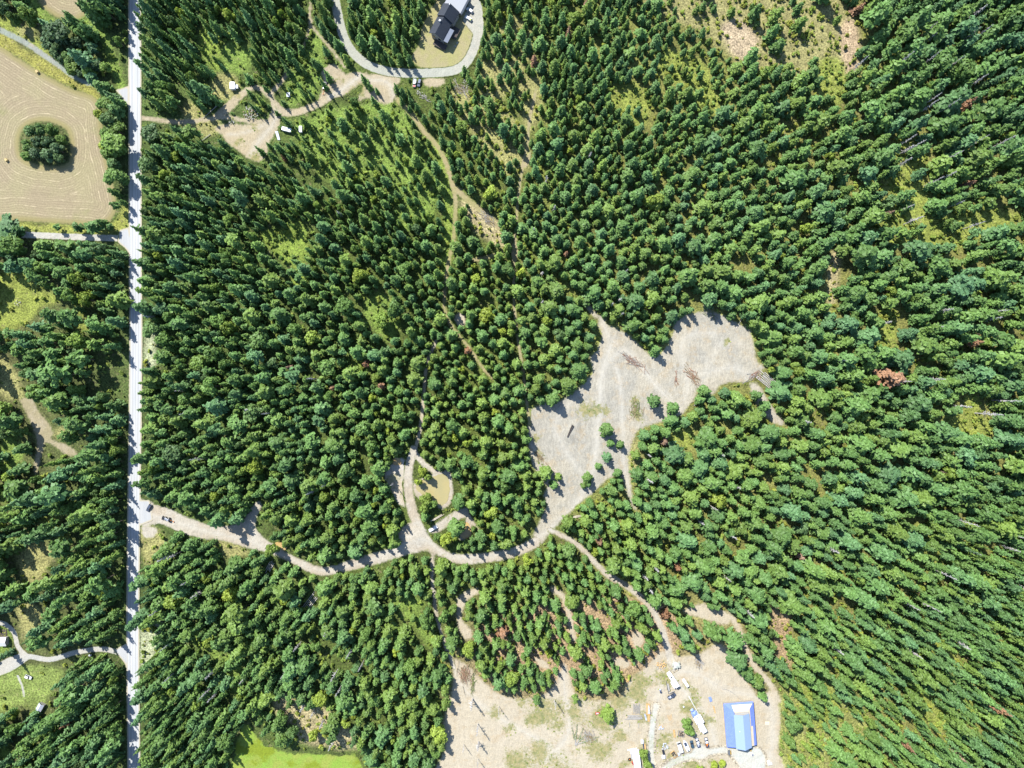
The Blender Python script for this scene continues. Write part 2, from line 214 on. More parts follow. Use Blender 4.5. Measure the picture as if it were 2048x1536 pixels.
for k_, col_ in (('homestead_yard', (0.254, 0.217, 0.156)), ('bare_clearing', (0.254, 0.221, 0.164)), ('lawn', (0.180, 0.164, 0.082)), ('dirt_yard', (0.230, 0.197, 0.131)), ('hay_field', (0.164, 0.139, 0.066)), ('dirt_road', (0.262, 0.230, 0.180))):
    m_ = np.clip((sd_map(REG[k_])-3)/3, 0, 1)[..., None]; TONE = TONE*(1-m_)+np.array(col_)*m_
# grassy and weedy patches on the bare soil (photo px, radius)
WEEDS = [(1090, 1420, 36), (1150, 1420, 26), (1200, 1440, 40), (1240, 1400, 30), (1275, 1390, 26), (1280, 1360, 26), (1330, 1350, 22), (1290, 1440, 22), (1300, 1490, 20), (1330, 1480, 20), (1380, 1410, 20), (1400, 1440, 26), (1345, 1518, 16), (1040, 1530, 40), (1080, 1500, 26), (1120, 1560, 60), (1200, 1500, 30), (1380, 1534, 26), (1425, 1534, 16), (1245, 1470, 20), (1070, 1440, 20), (1050, 1390, 22), (1110, 1450, 18), (1378, 1374, 10), (1386, 1392, 12), (1250, 1530, 16), (985, 1420, 14), (1020, 1460, 14), (1330, 1545, 16),
         (1070, 880, 12), (1075, 910, 14), (1210, 820, 12), (1205, 850, 8), (1270, 800, 14), (1275, 830, 14), (1400, 790, 8), (1180, 820, 20), (1450, 690, 10),
         (497, 213, 10), (524, 210, 8), (490, 228, 8), (420, 262, 14), (440, 285, 12), (484, 195, 8), (508, 252, 8), (700, 190, 12), (720, 176, 12), (676, 168, 8), (655, 190, 8), (556, 196, 6), (465, 240, 8), (480, 290, 10), (506, 310, 12), (805, 985, 6), (790, 960, 12), (905, 1030, 10), (890, 1040, 8), (850, 1108, 8), (884, 1116, 8), (430, 1078, 14), (120, 112, 8)]
WEED = np.zeros(GU.shape)
WX, WY = GU+16*fbm(GU, GV, 24, 61, 3), GV+16*fbm(GU, GV, 24, 71, 3)
for u, v, r in WEEDS: WEED = np.maximum(WEED, np.exp(-(((WX-u)**2+(WY-v)**2)/r**2)))
WEED = np.clip(WEED*1.0+.35*fbm(GU, GV, 20, 21, 3)*(WEED > .02), 0, 1)

# ------------------------------------------------------------------ mesh and material helpers
def mesh_from(name, co_, faces, attrs=None, mats=(), midx=None, smooth_=False):
    me = bpy.data.meshes.new(name); co_ = np.asarray(co_, np.float32)
    cnt = np.array([len(f) for f in faces], np.int32) if not isinstance(faces, np.ndarray) else np.full(len(faces), faces.shape[1], np.int32)
    flat = faces.ravel() if isinstance(faces, np.ndarray) else np.concatenate([np.asarray(f) for f in faces])
    me.vertices.add(len(co_)); me.vertices.foreach_set('co', co_.ravel())
    me.loops.add(len(flat)); me.loops.foreach_set('vertex_index', flat.astype(np.int32))
    me.polygons.add(len(cnt)); me.polygons.foreach_set('loop_start', np.concatenate([[0], np.cumsum(cnt)[:-1]]).astype(np.int32))
    if midx is not None: me.polygons.foreach_set('material_index', np.asarray(midx, np.int32))
    me.update(calc_edges=True)
    me.polygons.foreach_set('use_smooth', np.full(len(cnt), smooth_, bool))
    for m in mats: me.materials.append(m)
    for k, a in (attrs or {}).items():
        a = np.asarray(a, np.float32)
        if a.ndim == 2:
            t = me.attributes.new(k, 'FLOAT_COLOR', 'POINT'); t.data.foreach_set('color', np.concatenate([a, np.ones((len(a), 1), np.float32)], 1).ravel())
        else:
            t = me.attributes.new(k, 'FLOAT', 'POINT'); t.data.foreach_set('value', a)
    return me
def link(name, me, parent=None, loc=None):
    o = bpy.data.objects.new(name, me); C.objects.link(o); o.parent = parent
    if loc is not None: o.location = loc
    return o
def tag(o, label=None, cat=None, group=None, kind=None):
    for k, v in (('label', label), ('category', cat), ('group', group), ('kind', kind)):
        if v: o[k] = v
    return o
class NT:
    def __init__(s, name):
        s.m = bpy.data.materials.new(name); s.m.use_nodes = True; s.t = s.m.node_tree; s.t.nodes.clear()
        s.out = s.t.nodes.new('ShaderNodeOutputMaterial')
    def n(s, ty, **kw):
        nd = s.t.nodes.new(ty)
        for k, v in kw.items(): setattr(nd, k, v)
        return nd
    def put(s, sock, v):
        if isinstance(v, bpy.types.NodeSocket): s.t.links.new(v, sock)
        elif isinstance(v, tuple) and len(v) == 3 and sock.type == 'RGBA': sock.default_value = (*v, 1)
        else: sock.default_value = v
    def attr(s, name, col=False, ty='GEOMETRY'):
        a = s.n('ShaderNodeAttribute', attribute_name=name, attribute_type=ty); return a.outputs['Color' if col else 'Fac']
    def pos(s): return s.n('ShaderNodeNewGeometry').outputs['Position']
    def noise(s, scale, detail=3, rough=.55, vec=None, out=0):
        nd = s.n('ShaderNodeTexNoise'); s.put(nd.inputs['Vector'], vec if vec is not None else s.pos()); nd.inputs['Scale'].default_value = scale
        nd.inputs['Detail'].default_value = detail; nd.inputs['Roughness'].default_value = rough; return nd.outputs[out]
    def math(s, op, a, b=0.0, c=0.0, clamp=False):
        nd = s.n('ShaderNodeMath', operation=op, use_clamp=clamp)
        for i, v in enumerate((a, b, c)): s.put(nd.inputs[i], v)
        return nd.outputs[0]
    def ramp(s, v, lo, hi, a=0.0, b=1.0):
        nd = s.n('ShaderNodeMapRange', clamp=True, interpolation_type='SMOOTHSTEP'); s.put(nd.inputs[0], v)
        for i, q in enumerate((lo, hi, a, b)): nd.inputs[1+i].default_value = q
        return nd.outputs[0]
    def mix(s, f, a, b, mode='MIX'):
        nd = s.n('ShaderNodeMix', data_type='RGBA', blend_type=mode); s.put(nd.inputs[0], f); s.put(nd.inputs[6], a); s.put(nd.inputs[7], b); return nd.outputs[2]
    def scale(s, col, f):
        nd = s.n('ShaderNodeVectorMath', operation='SCALE'); s.put(nd.inputs[0], col); s.put(nd.inputs['Scale'], f); return nd.outputs[0]
    def vec(s, x=1, y=1, z=1, rot=0):
        nd = s.n('ShaderNodeMapping'); s.put(nd.inputs[0], s.pos()); nd.inputs['Scale'].default_value = (x, y, z); nd.inputs['Rotation'].default_value = (0, 0, rot); return nd.outputs[0]
    def bump(s, h, strength=.5, dist=.3):
        nd = s.n('ShaderNodeBump'); s.put(nd.inputs['Height'], h); nd.inputs['Strength'].default_value = strength; nd.inputs['Distance'].default_value = dist; return nd.outputs[0]
    def done(s, col, rough=.9, normal=None, metal=0.0, spec=.25):
        b = s.n('ShaderNodeBsdfPrincipled'); s.put(b.inputs['Base Color'], col); s.put(b.inputs['Roughness'], rough); b.inputs['Metallic'].default_value = metal
        b.inputs['Specular IOR Level'].default_value = spec
        if normal is not None: s.put(b.inputs['Normal'], normal)
        s.t.links.new(b.outputs[0], s.out.inputs[0]); return s.m
def ground_col(m):
    t = m.attr('tone', True); n1 = m.noise(.9, 4, .7); n2 = m.noise(.16, 3, .6)
    t = m.scale(t, m.ramp(n1, .33, .68, .45, 1.45)); t = m.scale(t, m.ramp(n2, .3, .7, .75, 1.2))
    dry = m.ramp(m.noise(.35, 4, .65), .56, .70)
    return m.mix(m.math('MULTIPLY', dry, .45), t, (.19, .155, .085)), n1
def edge_fac(m, lo, hi, amp=2.0, sc_=.5):
    e = m.math('ADD', m.attr('edge'), m.math('MULTIPLY', m.math('SUBTRACT', m.noise(sc_, 4, .65), .5), amp*2)); return m.ramp(e, lo, hi)
def soil_mat(name, a, b, c, weed=.7, lo=-.5, hi=1.0, amp=2.0, track=0.0, streak=.5, lane=(.300, .282, .240)):
    m = NT(name); g, n1 = ground_col(m)
    warp = m.n('ShaderNodeVectorMath', operation='ADD'); m.put(warp.inputs[0], m.pos()); m.put(warp.inputs[1], m.scale(m.noise(.035, 3, .5, out=1), 16))
    col = m.mix(m.ramp(m.noise(.045, 5, .62, warp.outputs[0]), .42, .56), a, b); col = m.mix(m.math('MULTIPLY', m.ramp(m.noise(.13, 5, .72), .50, .66), .75), col, c)
    mp = m.n('ShaderNodeMapping'); m.put(mp.inputs[0], warp.outputs[0]); mp.inputs['Scale'].default_value = (1.1, .17, 1.1); mp.inputs['Rotation'].default_value = (0, 0, math.radians(32))
    st = m.noise(1.0, 5, .7, mp.outputs[0]); col = m.scale(col, m.ramp(st, .36, .66, 1-.26*streak, 1+.10*streak))
    col = m.scale(col, m.ramp(m.noise(1.4, 5, .8), .3, .7, .84, 1.12))
    col = m.mix(m.math('MULTIPLY', m.attr('lane'), .9), col, m.scale(lane, m.ramp(m.noise(.5, 4, .6), .3, .7, .92, 1.06)))
    if track:
        e = m.attr('edge'); t = m.math('ADD', .5, m.math('MULTIPLY', .5, m.math('COSINE', m.math('MULTIPLY', e, 6.283/track)))); col = m.mix(m.math('MULTIPLY', m.ramp(t, .55, .9), .5), col, m.scale(g, .9))
    big = m.noise(.11, 4, .6); wd = m.math('MULTIPLY', m.ramp(m.math('ADD', m.math('ADD', m.math('MULTIPLY', m.attr('weed'), .36), m.math('MULTIPLY', big, .30)), m.math('MULTIPLY', m.noise(.6, 6, .85), .95)), .74, .93), weed*.85)
    wcol = m.mix(m.ramp(m.noise(.4, 4, .7), .35, .65), (.09, .105, .026), (.20, .17, .07)); col = m.mix(wd, col, wcol)
    col = m.mix(m.math('MULTIPLY', m.ramp(m.noise(2.2, 3, .65), .635, .70), .6*weed), col, (.10, .09, .055))
    col = m.mix(edge_fac(m, lo, hi, amp), g, col)
    h = m.math('ADD', m.math('MULTIPLY', m.noise(.25, 5, .6), 1.8), m.math('MULTIPLY', st, .5)); return m.done(col, .95, m.bump(h, .55, .6))
M = {}
m = NT('forest_floor'); g, n1 = ground_col(m); M['ground'] = m.done(g, .95, m.bump(m.math('ADD', n1, m.noise(.3, 3)), .9, .7))
M['clearing'] = soil_mat('bare_clay', (0.262, 0.236, 0.182), (.232, .216, .176), (0.252, 0.204, 0.135), 1.0, -1, 1.5, 2.2, streak=.7)
M['yard'] = soil_mat('sandy_soil', (0.280, 0.241, 0.174), (0.291, 0.252, 0.185), (0.263, 0.207, 0.131), 1.0, -1, 1.6, 2.4, streak=.35)
M['road_dirt'] = soil_mat('dirt_road_soil', (0.280, 0.252, 0.202), (0.263, 0.224, 0.168), (0.302, 0.280, 0.235), .6, -.8, 1.0, 1.6)
M['yard_dirt'] = soil_mat('trodden_dirt', (0.258, 0.213, 0.137), (0.241, 0.202, 0.134), (0.280, 0.241, 0.168), 1.0, -.8, 1.0, 1.8)
M['track'] = soil_mat('grassy_track_soil', (0.185, 0.168, 0.073), (0.213, 0.179, 0.095), (0.184, 0.177, 0.061), 1.0, -.6, .9, 1.6, streak=.2)
M['cut'] = soil_mat('cut_line_soil', (0.213, 0.179, 0.106), (0.202, 0.179, 0.095), (0.204, 0.184, 0.074), 1.0, -.4, .5, 1.0, streak=.2)
M['twin'] = soil_mat('twin_track_soil', (0.280, 0.246, 0.185), (0.258, 0.224, 0.157), (0.280, 0.246, 0.185), .6, -.4, .4, .8, track=2.2)
M['sand'] = soil_mat('pale_sand', (0.314, 0.286, 0.241), (0.291, 0.246, 0.174), (0.252, 0.213, 0.146), .7, -.8, 1.0, 1.6)
M['ditch'] = soil_mat('ditch_bank_stones', (0.185, 0.190, 0.162), (0.163, 0.184, 0.150), (0.235, 0.202, 0.157), .5, -.5, .8, 1.0)
M['drive'] = soil_mat('gravel_drive', (0.235, 0.235, 0.193), (0.258, 0.246, 0.202), (0.218, 0.218, 0.185), .35, -.1, .5, .7, streak=.15)
M['drive_pale'] = soil_mat('pale_gravel', (0.297, 0.297, 0.258), (0.308, 0.291, 0.241), (0.280, 0.280, 0.246), .3, -.3, 1.2, 1.2, streak=.15)
M['lane'] = soil_mat('lane_gravel', (0.263, 0.258, 0.230), (0.280, 0.263, 0.224), (0.235, 0.230, 0.202), .4, -.2, .5, .6, streak=.15)
M['sandtrack'] = soil_mat('dry_track', (0.224, 0.190, 0.126), (0.202, 0.174, 0.101), (0.246, 0.213, 0.151), 1.0, -.6, 1.2, 1.8)
m = NT('road_gravel'); g, n1 = ground_col(m); e = m.attr('edge')
rc = m.mix(m.ramp(m.noise(.8, 4, .7, m.vec(1, .06, 1)), .3, .7), (0.263, 0.269, 0.271), (0.302, 0.302, 0.297))
wb = m.math('MULTIPLY', .5, m.math('ADD', 1.0, m.math('COSINE', m.math('MULTIPLY', m.math('ADD', m.math('MAXIMUM', m.attr('lat'), .9), .3), 6.283/1.75)))); rc = m.scale(rc, m.ramp(wb, .1, .95, .90, 1.07))
rc = m.mix(m.ramp(e, .5, 1.1, 1, 0), rc, (0.280, 0.252, 0.190)); rc = m.mix(edge_fac(m, -.3, .3, .5), g, rc); M['road'] = m.done(rc, .9, m.bump(m.noise(3, 3), .3, .1))
m = NT('mown_hay'); g, n1 = ground_col(m); e = m.attr('edge'); e2 = m.math('ADD', e, m.math('MULTIPLY', m.noise(.06, 2), 4.0))
a = m.mix(m.ramp(m.noise(.05, 4, .6), .35, .65), (0.187, 0.151, 0.092), (0.194, 0.166, 0.092)); a = m.mix(m.math('MULTIPLY', m.ramp(m.noise(.045, 3), .56, .72), .55), a, (0.136, 0.142, 0.048))
a = m.scale(a, m.ramp(m.noise(1.1, 5, .75), .3, .7, .78, 1.15))
fr = m.math('FRACT', m.math('DIVIDE', e2, 4.6)); ln = m.math('MULTIPLY', m.ramp(m.math('ABSOLUTE', m.math('SUBTRACT', fr, .5)), .0, .10, 1, 0), m.ramp(m.noise(.22, 5, .7), .42, .66))
fine = m.math('FRACT', m.math('DIVIDE', e2, 1.5)); a = m.scale(a, m.ramp(m.math('ABSOLUTE', m.math('SUBTRACT', fine, .5)), .1, .4, 1.07, .93))
a = m.mix(m.math('MULTIPLY', ln, .85), a, (0.336, 0.280, 0.174)); a = m.mix(m.ramp(e, 1.0, 4.5, .75, 0), a, (0.157, 0.136, 0.051)); a = m.mix(edge_fac(m, -.8, 1.2, 1.4), g, a); M['hay'] = m.done(a, .95, m.bump(m.noise(1.2, 4), .5, .2))
m = NT('dry_lawn'); g, n1 = ground_col(m); a = m.mix(m.ramp(m.noise(.12, 4, .65), .35, .65), (0.207, 0.179, 0.095), (0.197, 0.184, 0.074)); a = m.scale(a, m.ramp(m.noise(1.5, 4, .75), .3, .7, .8, 1.16)); a = m.mix(edge_fac(m, -.5, 1, 1.5), g, a); M['lawn'] = m.done(a, .95, m.bump(n1, .4, .2))
m = NT('wet_meadow'); g, n1 = ground_col(m); a = m.mix(m.ramp(m.noise(.09, 4, .6), .35, .65), (0.130, 0.204, 0.027), (0.162, 0.190, 0.034)); a = m.mix(m.ramp(m.noise(.06, 5, .65), .5, .62), a, (0.116, 0.150, 0.010)); a = m.scale(a, m.ramp(m.noise(1.4, 4, .75), .3, .7, .75, 1.2)); a = m.mix(edge_fac(m, -.5, 1.5, 2.5), g, a); M['meadow'] = m.done(a, .95, m.bump(n1, .5, .3))
def pond_mat(name, c, c2):
    m = NT(name); a = m.mix(m.ramp(m.noise(.15, 3), .35, .65), c, c2); return m.done(a, .18, m.bump(m.noise(1.5, 2), .05, .05), spec=.4)
M['pond'] = pond_mat('silty_water', (0.246, 0.207, 0.095), (0.224, 0.196, 0.095)); M['pond_rust'] = pond_mat('rusty_water', (0.308, 0.218, 0.090), (0.280, 0.190, 0.073))

def surf_attrs(x, y): u = x/S+1024; v = 768-y/S; return dict(tone=bilin(TONE, u, v), weed=bilin(WEED, u, v))
def ground_sheet():
    def axis(a, b, st, far): return np.concatenate([-np.geomspace(far, -a+12, 14), np.arange(a, b+.1, st), np.geomspace(b+12, far, 14)])
    xs = axis(-390, 390, 1.5, 4200); ys = axis(-320, 320, 1.5, 4200)
    X, Y = np.meshgrid(xs, ys); x, y = X.ravel(), Y.ravel(); i = np.arange(X.size).reshape(X.shape)
    q = np.stack([i[:-1, :-1], i[:-1, 1:], i[1:, 1:], i[1:, :-1]], -1).reshape(-1, 4)
    me = mesh_from('ground', np.stack([x, y, relief(x, y)], -1), q, surf_attrs(x, y), [M['ground']], smooth_=True); tag(link('ground', me), kind='structure')
def sheet(name, prims, mat, z, cell=1.0, ragged=2.0, rs=7, ext=1.0, flat=None):
    a, b, c, d = bbox_of(prims, 8); a, c = max(a, -300), min(c, 2350); b, d = max(b, -300), min(d, 1850)
    us = np.arange(a, c+cell/S, cell/S); vs = np.arange(b, d+cell/S, cell/S); X, Y = np.meshgrid(us, vs)
    sd = region_sd(X, Y, prims)*S; e = sd+ext+ragged*fbm(X*S, Y*S, rs, 41, 3)
    x, y = (X.ravel()-1024)*S, (768-Y.ravel())*S; e1 = e.ravel(); sd1 = sd.ravel(); idx = np.arange(X.size).reshape(X.shape)
    t = np.concatenate([np.stack([idx[:-1, :-1], idx[1:, :-1], idx[1:, 1:]], -1).reshape(-1, 3), np.stack([idx[:-1, :-1], idx[1:, 1:], idx[:-1, 1:]], -1).reshape(-1, 3)])
    pos = (e1[t] > 0).sum(1); full = t[pos == 3]; part = t[(pos > 0) & (pos < 3)]
    px, py, ps = list(x), list(y), list(sd1); extra = []; cache = {}
    def cut(i, j):
        k = (min(i, j), max(i, j))
        if k not in cache:
            f = e1[i]/(e1[i]-e1[j]); px.append(x[i]+(x[j]-x[i])*f); py.append(y[i]+(y[j]-y[i])*f); ps.append(sd1[i]+(sd1[j]-sd1[i])*f); cache[k] = len(px)-1
        return cache[k]
    for tri in part:
        poly = []
        for q in range(3):
            i, j = tri[q], tri[(q+1) % 3]
            if e1[i] > 0: poly.append(i)
            if (e1[i] > 0) != (e1[j] > 0): poly.append(cut(i, j))
        for q in range(1, len(poly)-1): extra.append((poly[0], poly[q], poly[q+1]))
    F = np.concatenate([full, np.array(extra, int).reshape(-1, 3)]); used = np.unique(F); rm = np.zeros(len(px), int); rm[used] = np.arange(len(used))
    x, y, ps = np.array(px)[used], np.array(py)[used], np.array(ps)[used]
    zz = relief(x, y)+z if flat is None else np.full(len(x), flat)
    at = surf_attrs(x, y); at['edge'] = ps
    if mat == 'road': at['lat'] = line_sd(x/S+1024, 768-y/S, ROAD, 26)*S
    if mat in ('clearing', 'yard', 'road_dirt', 'yard_dirt'): at['lane'] = lane_at(x/S+1024, 768-y/S)
    o = link(name, mesh_from(name, np.stack([x, y, zz], -1), rm[F], at, [M[mat]], smooth_=True)); return tag(o, kind='structure')
ground_sheet()
for nm, mat, z, rag, ext in [('hay_field', 'hay', .14, 1.2, 1.2), ('hay_field.001', 'hay', .14, 1.2, 1.2), ('ditch_bank', 'ditch', .15, 1.2, .8), ('lawn', 'lawn', .15, 1.4, 1.0), ('meadow', 'meadow', .15, 6.0, 1.2), ('sand_track', 'sandtrack', .15, 1.8, 1.0),
        ('homestead_yard', 'yard', .16, 2.2, 1.4), ('bare_clearing', 'clearing', .17, 2.2, 1.4), ('dirt_yard', 'yard_dirt', .16, 1.6, .9), ('grassy_track', 'track', .18, 1.4, .8), ('cut_line', 'cut', .18, .8, .4), ('twin_track', 'twin', .20, .6, .4),
        ('sand_pit', 'sand', .20, 1.4, .8), ('dirt_road', 'road_dirt', .22, 1.4, .8), ('farm_lane', 'lane', .20, .7, .4), ('forest_lane', 'lane', .20, .8, .4), ('gravel_driveway', 'drive', .22, .5, .4), ('gravel_driveway.001', 'drive_pale', .24, 1.2, 1.0), ('gravel_road', 'road', .26, .35, .3)]:
    sheet(nm, REG[nm], mat, z, ragged=rag, ext=ext)
for nm, mat in (('pond', 'pond'), ('pond.001', 'pond_rust'), ('pond.002', 'pond_rust'), ('pond.003', 'pond_rust')):
    u, v = REG[nm][0][1][0]; sheet(nm, REG[nm], mat, .3, cell=.7, ragged=.8, rs=4, ext=.2, flat=max(zat(*W(p[0], p[1])) for p in REG[nm][0][1])+.28)
# ------------------------------------------------------------------ trees: a handful of meshes, one unit high and one unit wide
def leaf_mat(name, cols, trans=.22, rnd=.35):
    """cols: yellow-green, mid, blue-green leaf colours picked by the tint of the single tree"""
    m = NT(name); t = m.attr('tint', ty='INSTANCER'); r = m.n('ShaderNodeObjectInfo').outputs['Random']
    c = m.mix(m.ramp(t, 0, .5), cols[0], cols[1]); c = m.mix(m.ramp(t, .5, 1), c, cols[2])
    c = m.scale(c, m.ramp(r, 0, 1, 1-rnd*.5, 1+rnd*.5)); n1 = m.noise(.9, 4, .8)
    c = m.scale(c, m.ramp(n1, .3, .7, .55, 1.45))
    d = m.n('ShaderNodeBsdfPrincipled'); m.put(d.inputs['Base Color'], c); d.inputs['Roughness'].default_value = .55; d.inputs['Specular IOR Level'].default_value = .22
    tr = m.n('ShaderNodeBsdfTranslucent'); m.put(tr.inputs['Color'], m.mix(.5, c, (.10, .16, .02)))
    mx = m.n('ShaderNodeMixShader'); mx.inputs[0].default_value = trans; m.t.links.new(d.outputs[0], mx.inputs[1]); m.t.links.new(tr.outputs[0], mx.inputs[2])
    m.t.links.new(mx.outputs[0], m.out.inputs[0]); return m.m
def plain(name, col, rough=.6, var=.12, metal=0.0, spec=.3, sc_=2.0):
    m = NT(name); return m.done(m.scale(m.mix(0.0, col, col), m.ramp(m.noise(sc_, 4, .7), .3, .7, 1-var, 1+var)), rough, None, metal, spec)
M['needle'] = leaf_mat('conifer_needles', ((.124, .185, .034), (.090, .168, .043), (.076, .156, .068)))
M['leaf'] = leaf_mat('broad_leaves', ((0.229, 0.286, 0.036), (0.108, 0.186, 0.043), (0.075, 0.125, 0.055)), .3)
M['shrub'] = leaf_mat('shrub_leaves', ((0.225, 0.240, 0.038), (0.165, 0.225, 0.038), (0.108, 0.179, 0.043)), .25)
M['russet'] = leaf_mat('dying_needles', ((.17, .085, .04), (.20, .11, .06), (.18, .13, .09)), .1)
M['bark'] = plain('bark', (.16, .125, .095), .9, .3); M['dead'] = plain('weathered_wood', (.36, .34, .32), .9, .25)
def cyl(V, F, p0, p1, r0, r1, k=6):
    p0, p1 = Vector(p0), Vector(p1); d = (p1-p0).normalized(); a = d.orthogonal().normalized(); b = d.cross(a); s = len(V)
    for p, r in ((p0, r0), (p1, r1)):
        for i in range(k): q = 6.28318*i/k; V.append(p+(a*math.cos(q)+b*math.sin(q))*r)
    for i in range(k): F.append((s+i, s+(i+1) % k, s+k+(i+1) % k, s+k+i))
    F.append(tuple(range(s+2*k-1, s+k-1, -1))[::-1])
def conifer(seed, whorls=12, nb=7, base=.10, power=.8, bulge=.0, asp=2.6, droop=.35, jit=.3, width=.24, core=.3, gap=.0, tuft=.13, nt=4):
    """asp: real height over real width, so that branch droop looks right once scaled"""
    r = random.Random(seed); V, F = [], []; lean = (r.uniform(-.05, .05), r.uniform(-.05, .05)); ph = [r.random()*6.28 for _ in range(6)]
    def profile(t): return max(.05, (1-t)**power*(1-bulge)+(bulge*math.sqrt(max(0, 1-(1.5*t-.5)**2)) if bulge else 0))
    for k in range(whorls):
        t = (k+r.uniform(-.35, .35))/(whorls-1); t = min(max(t, 0), 1); z = base+(1-base)*(t*.97); prof = profile(t); m = max(3, round(nb*(.55+.5*prof))); off = r.random()*6.28
        for i in range(m):
            if r.random() < gap: continue
            az = off+6.283*(i+r.uniform(-jit, jit))/m; lop = 1+.20*math.sin(az+ph[0]+3*t)+.14*math.sin(2*az+ph[1]-4*t); Lb = .5*prof*lop*r.uniform(.62, 1.12); zz = z+r.uniform(-.025, .025)
            ca, sa = math.cos(az), math.sin(az); w = width*Lb*r.uniform(.8, 1.2)+.01
            up = .06*Lb/asp*r.uniform(-1, 2); dr = droop*r.uniform(.5, 1.5)*Lb/asp; cx, cy = lean[0]*z, lean[1]*z
            def pt(rad, side, dz): return Vector((cx+ca*rad-sa*side, cy+sa*rad+ca*side, zz+dz))
            s = len(V); fold = .4*w/asp
            V += [pt(.04*Lb, 0, 0), pt(.55*Lb, 0, up-dr*.35), pt(Lb, 0, -dr), pt(.5*Lb, w, up-dr*.35-fold), pt(.5*Lb, -w, up-dr*.35-fold)]
            F += [(s, s+1, s+3), (s, s+4, s+1), (s+1, s+2, s+3), (s+1, s+4, s+2)]
            for q in range(max(2, round(nt*(.4+prof)))):           # tufts of needles, each turned its own way
                f = r.uniform(.35, 1.02); sd = r.uniform(-.30, .30)*Lb*(1.15-.5*f); c = pt(f*Lb, sd, up*.5-dr*f*f+r.uniform(-.02, .035)/asp*2); nn = Vector((ca*.35+r.gauss(0, .45), sa*.35+r.gauss(0, .45), 1)).normalized()
                e = (nn.cross(Vector((-sa, ca, 0)))).normalized(); e = (Matrix.Rotation(r.gauss(0, .7), 3, nn) @ e); g = nn.cross(e); z_ = tuft*r.uniform(.55, 1.15)*(.55+.55*prof); s = len(V)
                for aa, bb in ((-.75, 0), (-.1, -.55), (.95, -.1), (.1, .55)): V.append(c+Vector(((e*aa+g*bb).x*z_, (e*aa+g*bb).y*z_, (e*aa+g*bb).z*z_/asp)))
                F.append((s, s+1, s+2, s+3))
    s = len(V); n = 7                                              # dense inside of the crown
    for t in (0, .35, .7):
        for i in range(n): q = 6.283*i/n; V.append(Vector((.5*core*profile(t)*math.cos(q)*r.uniform(.8, 1.2), .5*core*profile(t)*math.sin(q)*r.uniform(.8, 1.2), base+(1-base)*t)))
    V.append(Vector((0, 0, .97)))
    for k in range(2):
        for i in range(n): F.append((s+k*n+i, s+k*n+(i+1) % n, s+(k+1)*n+(i+1) % n, s+(k+1)*n+i))
    for i in range(n): F.append((s+2*n+i, s+2*n+(i+1) % n, s+3*n))
    TV, TF = [], []; cyl(TV, TF, (0, 0, -.02), (0, 0, .5), .035, .022); cyl(TV, TF, (0, 0, .5), (lean[0], lean[1], .96), .022, .004, 5)
    return V, F, TV, TF
def broadleaf(seed, lumps=11, leaves=95, base=.18, size=.075, asp=1.3, core=.72):
    r = random.Random(seed); V, F = [], []; TV, TF = [], []
    cyl(TV, TF, (0, 0, -.02), (0, 0, .4), .04, .028)
    for k in range(lumps):
        az = r.random()*6.283; t = (k+.5)/lumps; zc = base+.12+(.72-base)*t; rr = .30*math.sqrt(max(.05, 1-abs(2*t-.7)**2*.55))*math.sqrt(r.uniform(.25, 1))
        c = Vector((math.cos(az)*rr, math.sin(az)*rr, zc)); R = r.uniform(.13, .22); cyl(TV, TF, (0, 0, .22+.1*t), c, .02, .007, 5)
        bm = bmesh.new(); bmesh.ops.create_icosphere(bm, subdivisions=1, radius=R*core); s = len(V)
        for v in bm.verts: V.append(c+Vector((v.co.x, v.co.y, v.co.z/asp))*r.uniform(.8, 1.15))
        for f in bm.faces: F.append(tuple(s+v.index for v in f.verts))
        bm.free()
        for i in range(leaves):
            d = Vector((r.gauss(0, 1), r.gauss(0, 1), r.gauss(.35, 1))).normalized(); rad = R*r.uniform(.72, 1.2); p = c+Vector((d.x*rad, d.y*rad, d.z*rad/asp))
            nn = (d+Vector((r.gauss(0, .45), r.gauss(0, .45), r.gauss(.2, .45)))).normalized(); a = nn.orthogonal().normalized(); a = (Matrix.Rotation(r.random()*6.28, 3, nn) @ a); b = nn.cross(a); q = size*r.uniform(.55, 1.1)
            s = len(V)
            for e, g_ in ((-1, -.3), (0, -.75), (.95, 0), (0, .7)): V.append(p+Vector(((a*e+b*g_).x*q, (a*e+b*g_).y*q, (a*e+b*g_).z*q/asp)))
            F.append((s, s+1, s+2, s+3))
    return V, F, TV, TF
def snag(seed, nbr=34, twig=True):
    r = random.Random(seed); V, F = [], []; TV, TF = [], []; cyl(TV, TF, (0, 0, -.02), (r.uniform(-.03, .03), r.uniform(-.03, .03), 1), .075, .02, 6)
    for k in range(nbr):
        z = r.uniform(.3, .98); az = r.random()*6.283; Lb = .5*(1.15-z)*r.uniform(.5, 1.2); d = Vector((math.cos(az)*Lb, math.sin(az)*Lb, r.uniform(-.05, .03)))
        p = Vector((0, 0, z)); cyl(V, F, p, p+d, .022, .008, 3)
        for q in (.5, .75): cyl(V, F, p+d*q, p+d*q+Vector((r.uniform(-.1, .1), r.uniform(-.1, .1), r.uniform(-.02, .02))), .012, .006, 3)
    return V, F, TV, TF
KIND = {}
def proto(key, maker, leafmat, barkmat='bark'):
    V, F, TV, TF = maker; cr = mesh_from(key+'_crown', V, F, mats=[M[leafmat]]); tk = mesh_from(key+'_trunk', TV, TF, mats=[M[barkmat]])
    n = len(V); both = mesh_from(key, list(V)+list(TV), list(F)+[tuple(n+i for i in f) for f in TF], mats=[M[leafmat], M[barkmat]], midx=[0]*len(F)+[1]*len(TF))
    KIND.setdefault(key.split('__')[0], []).append((cr, tk, both))
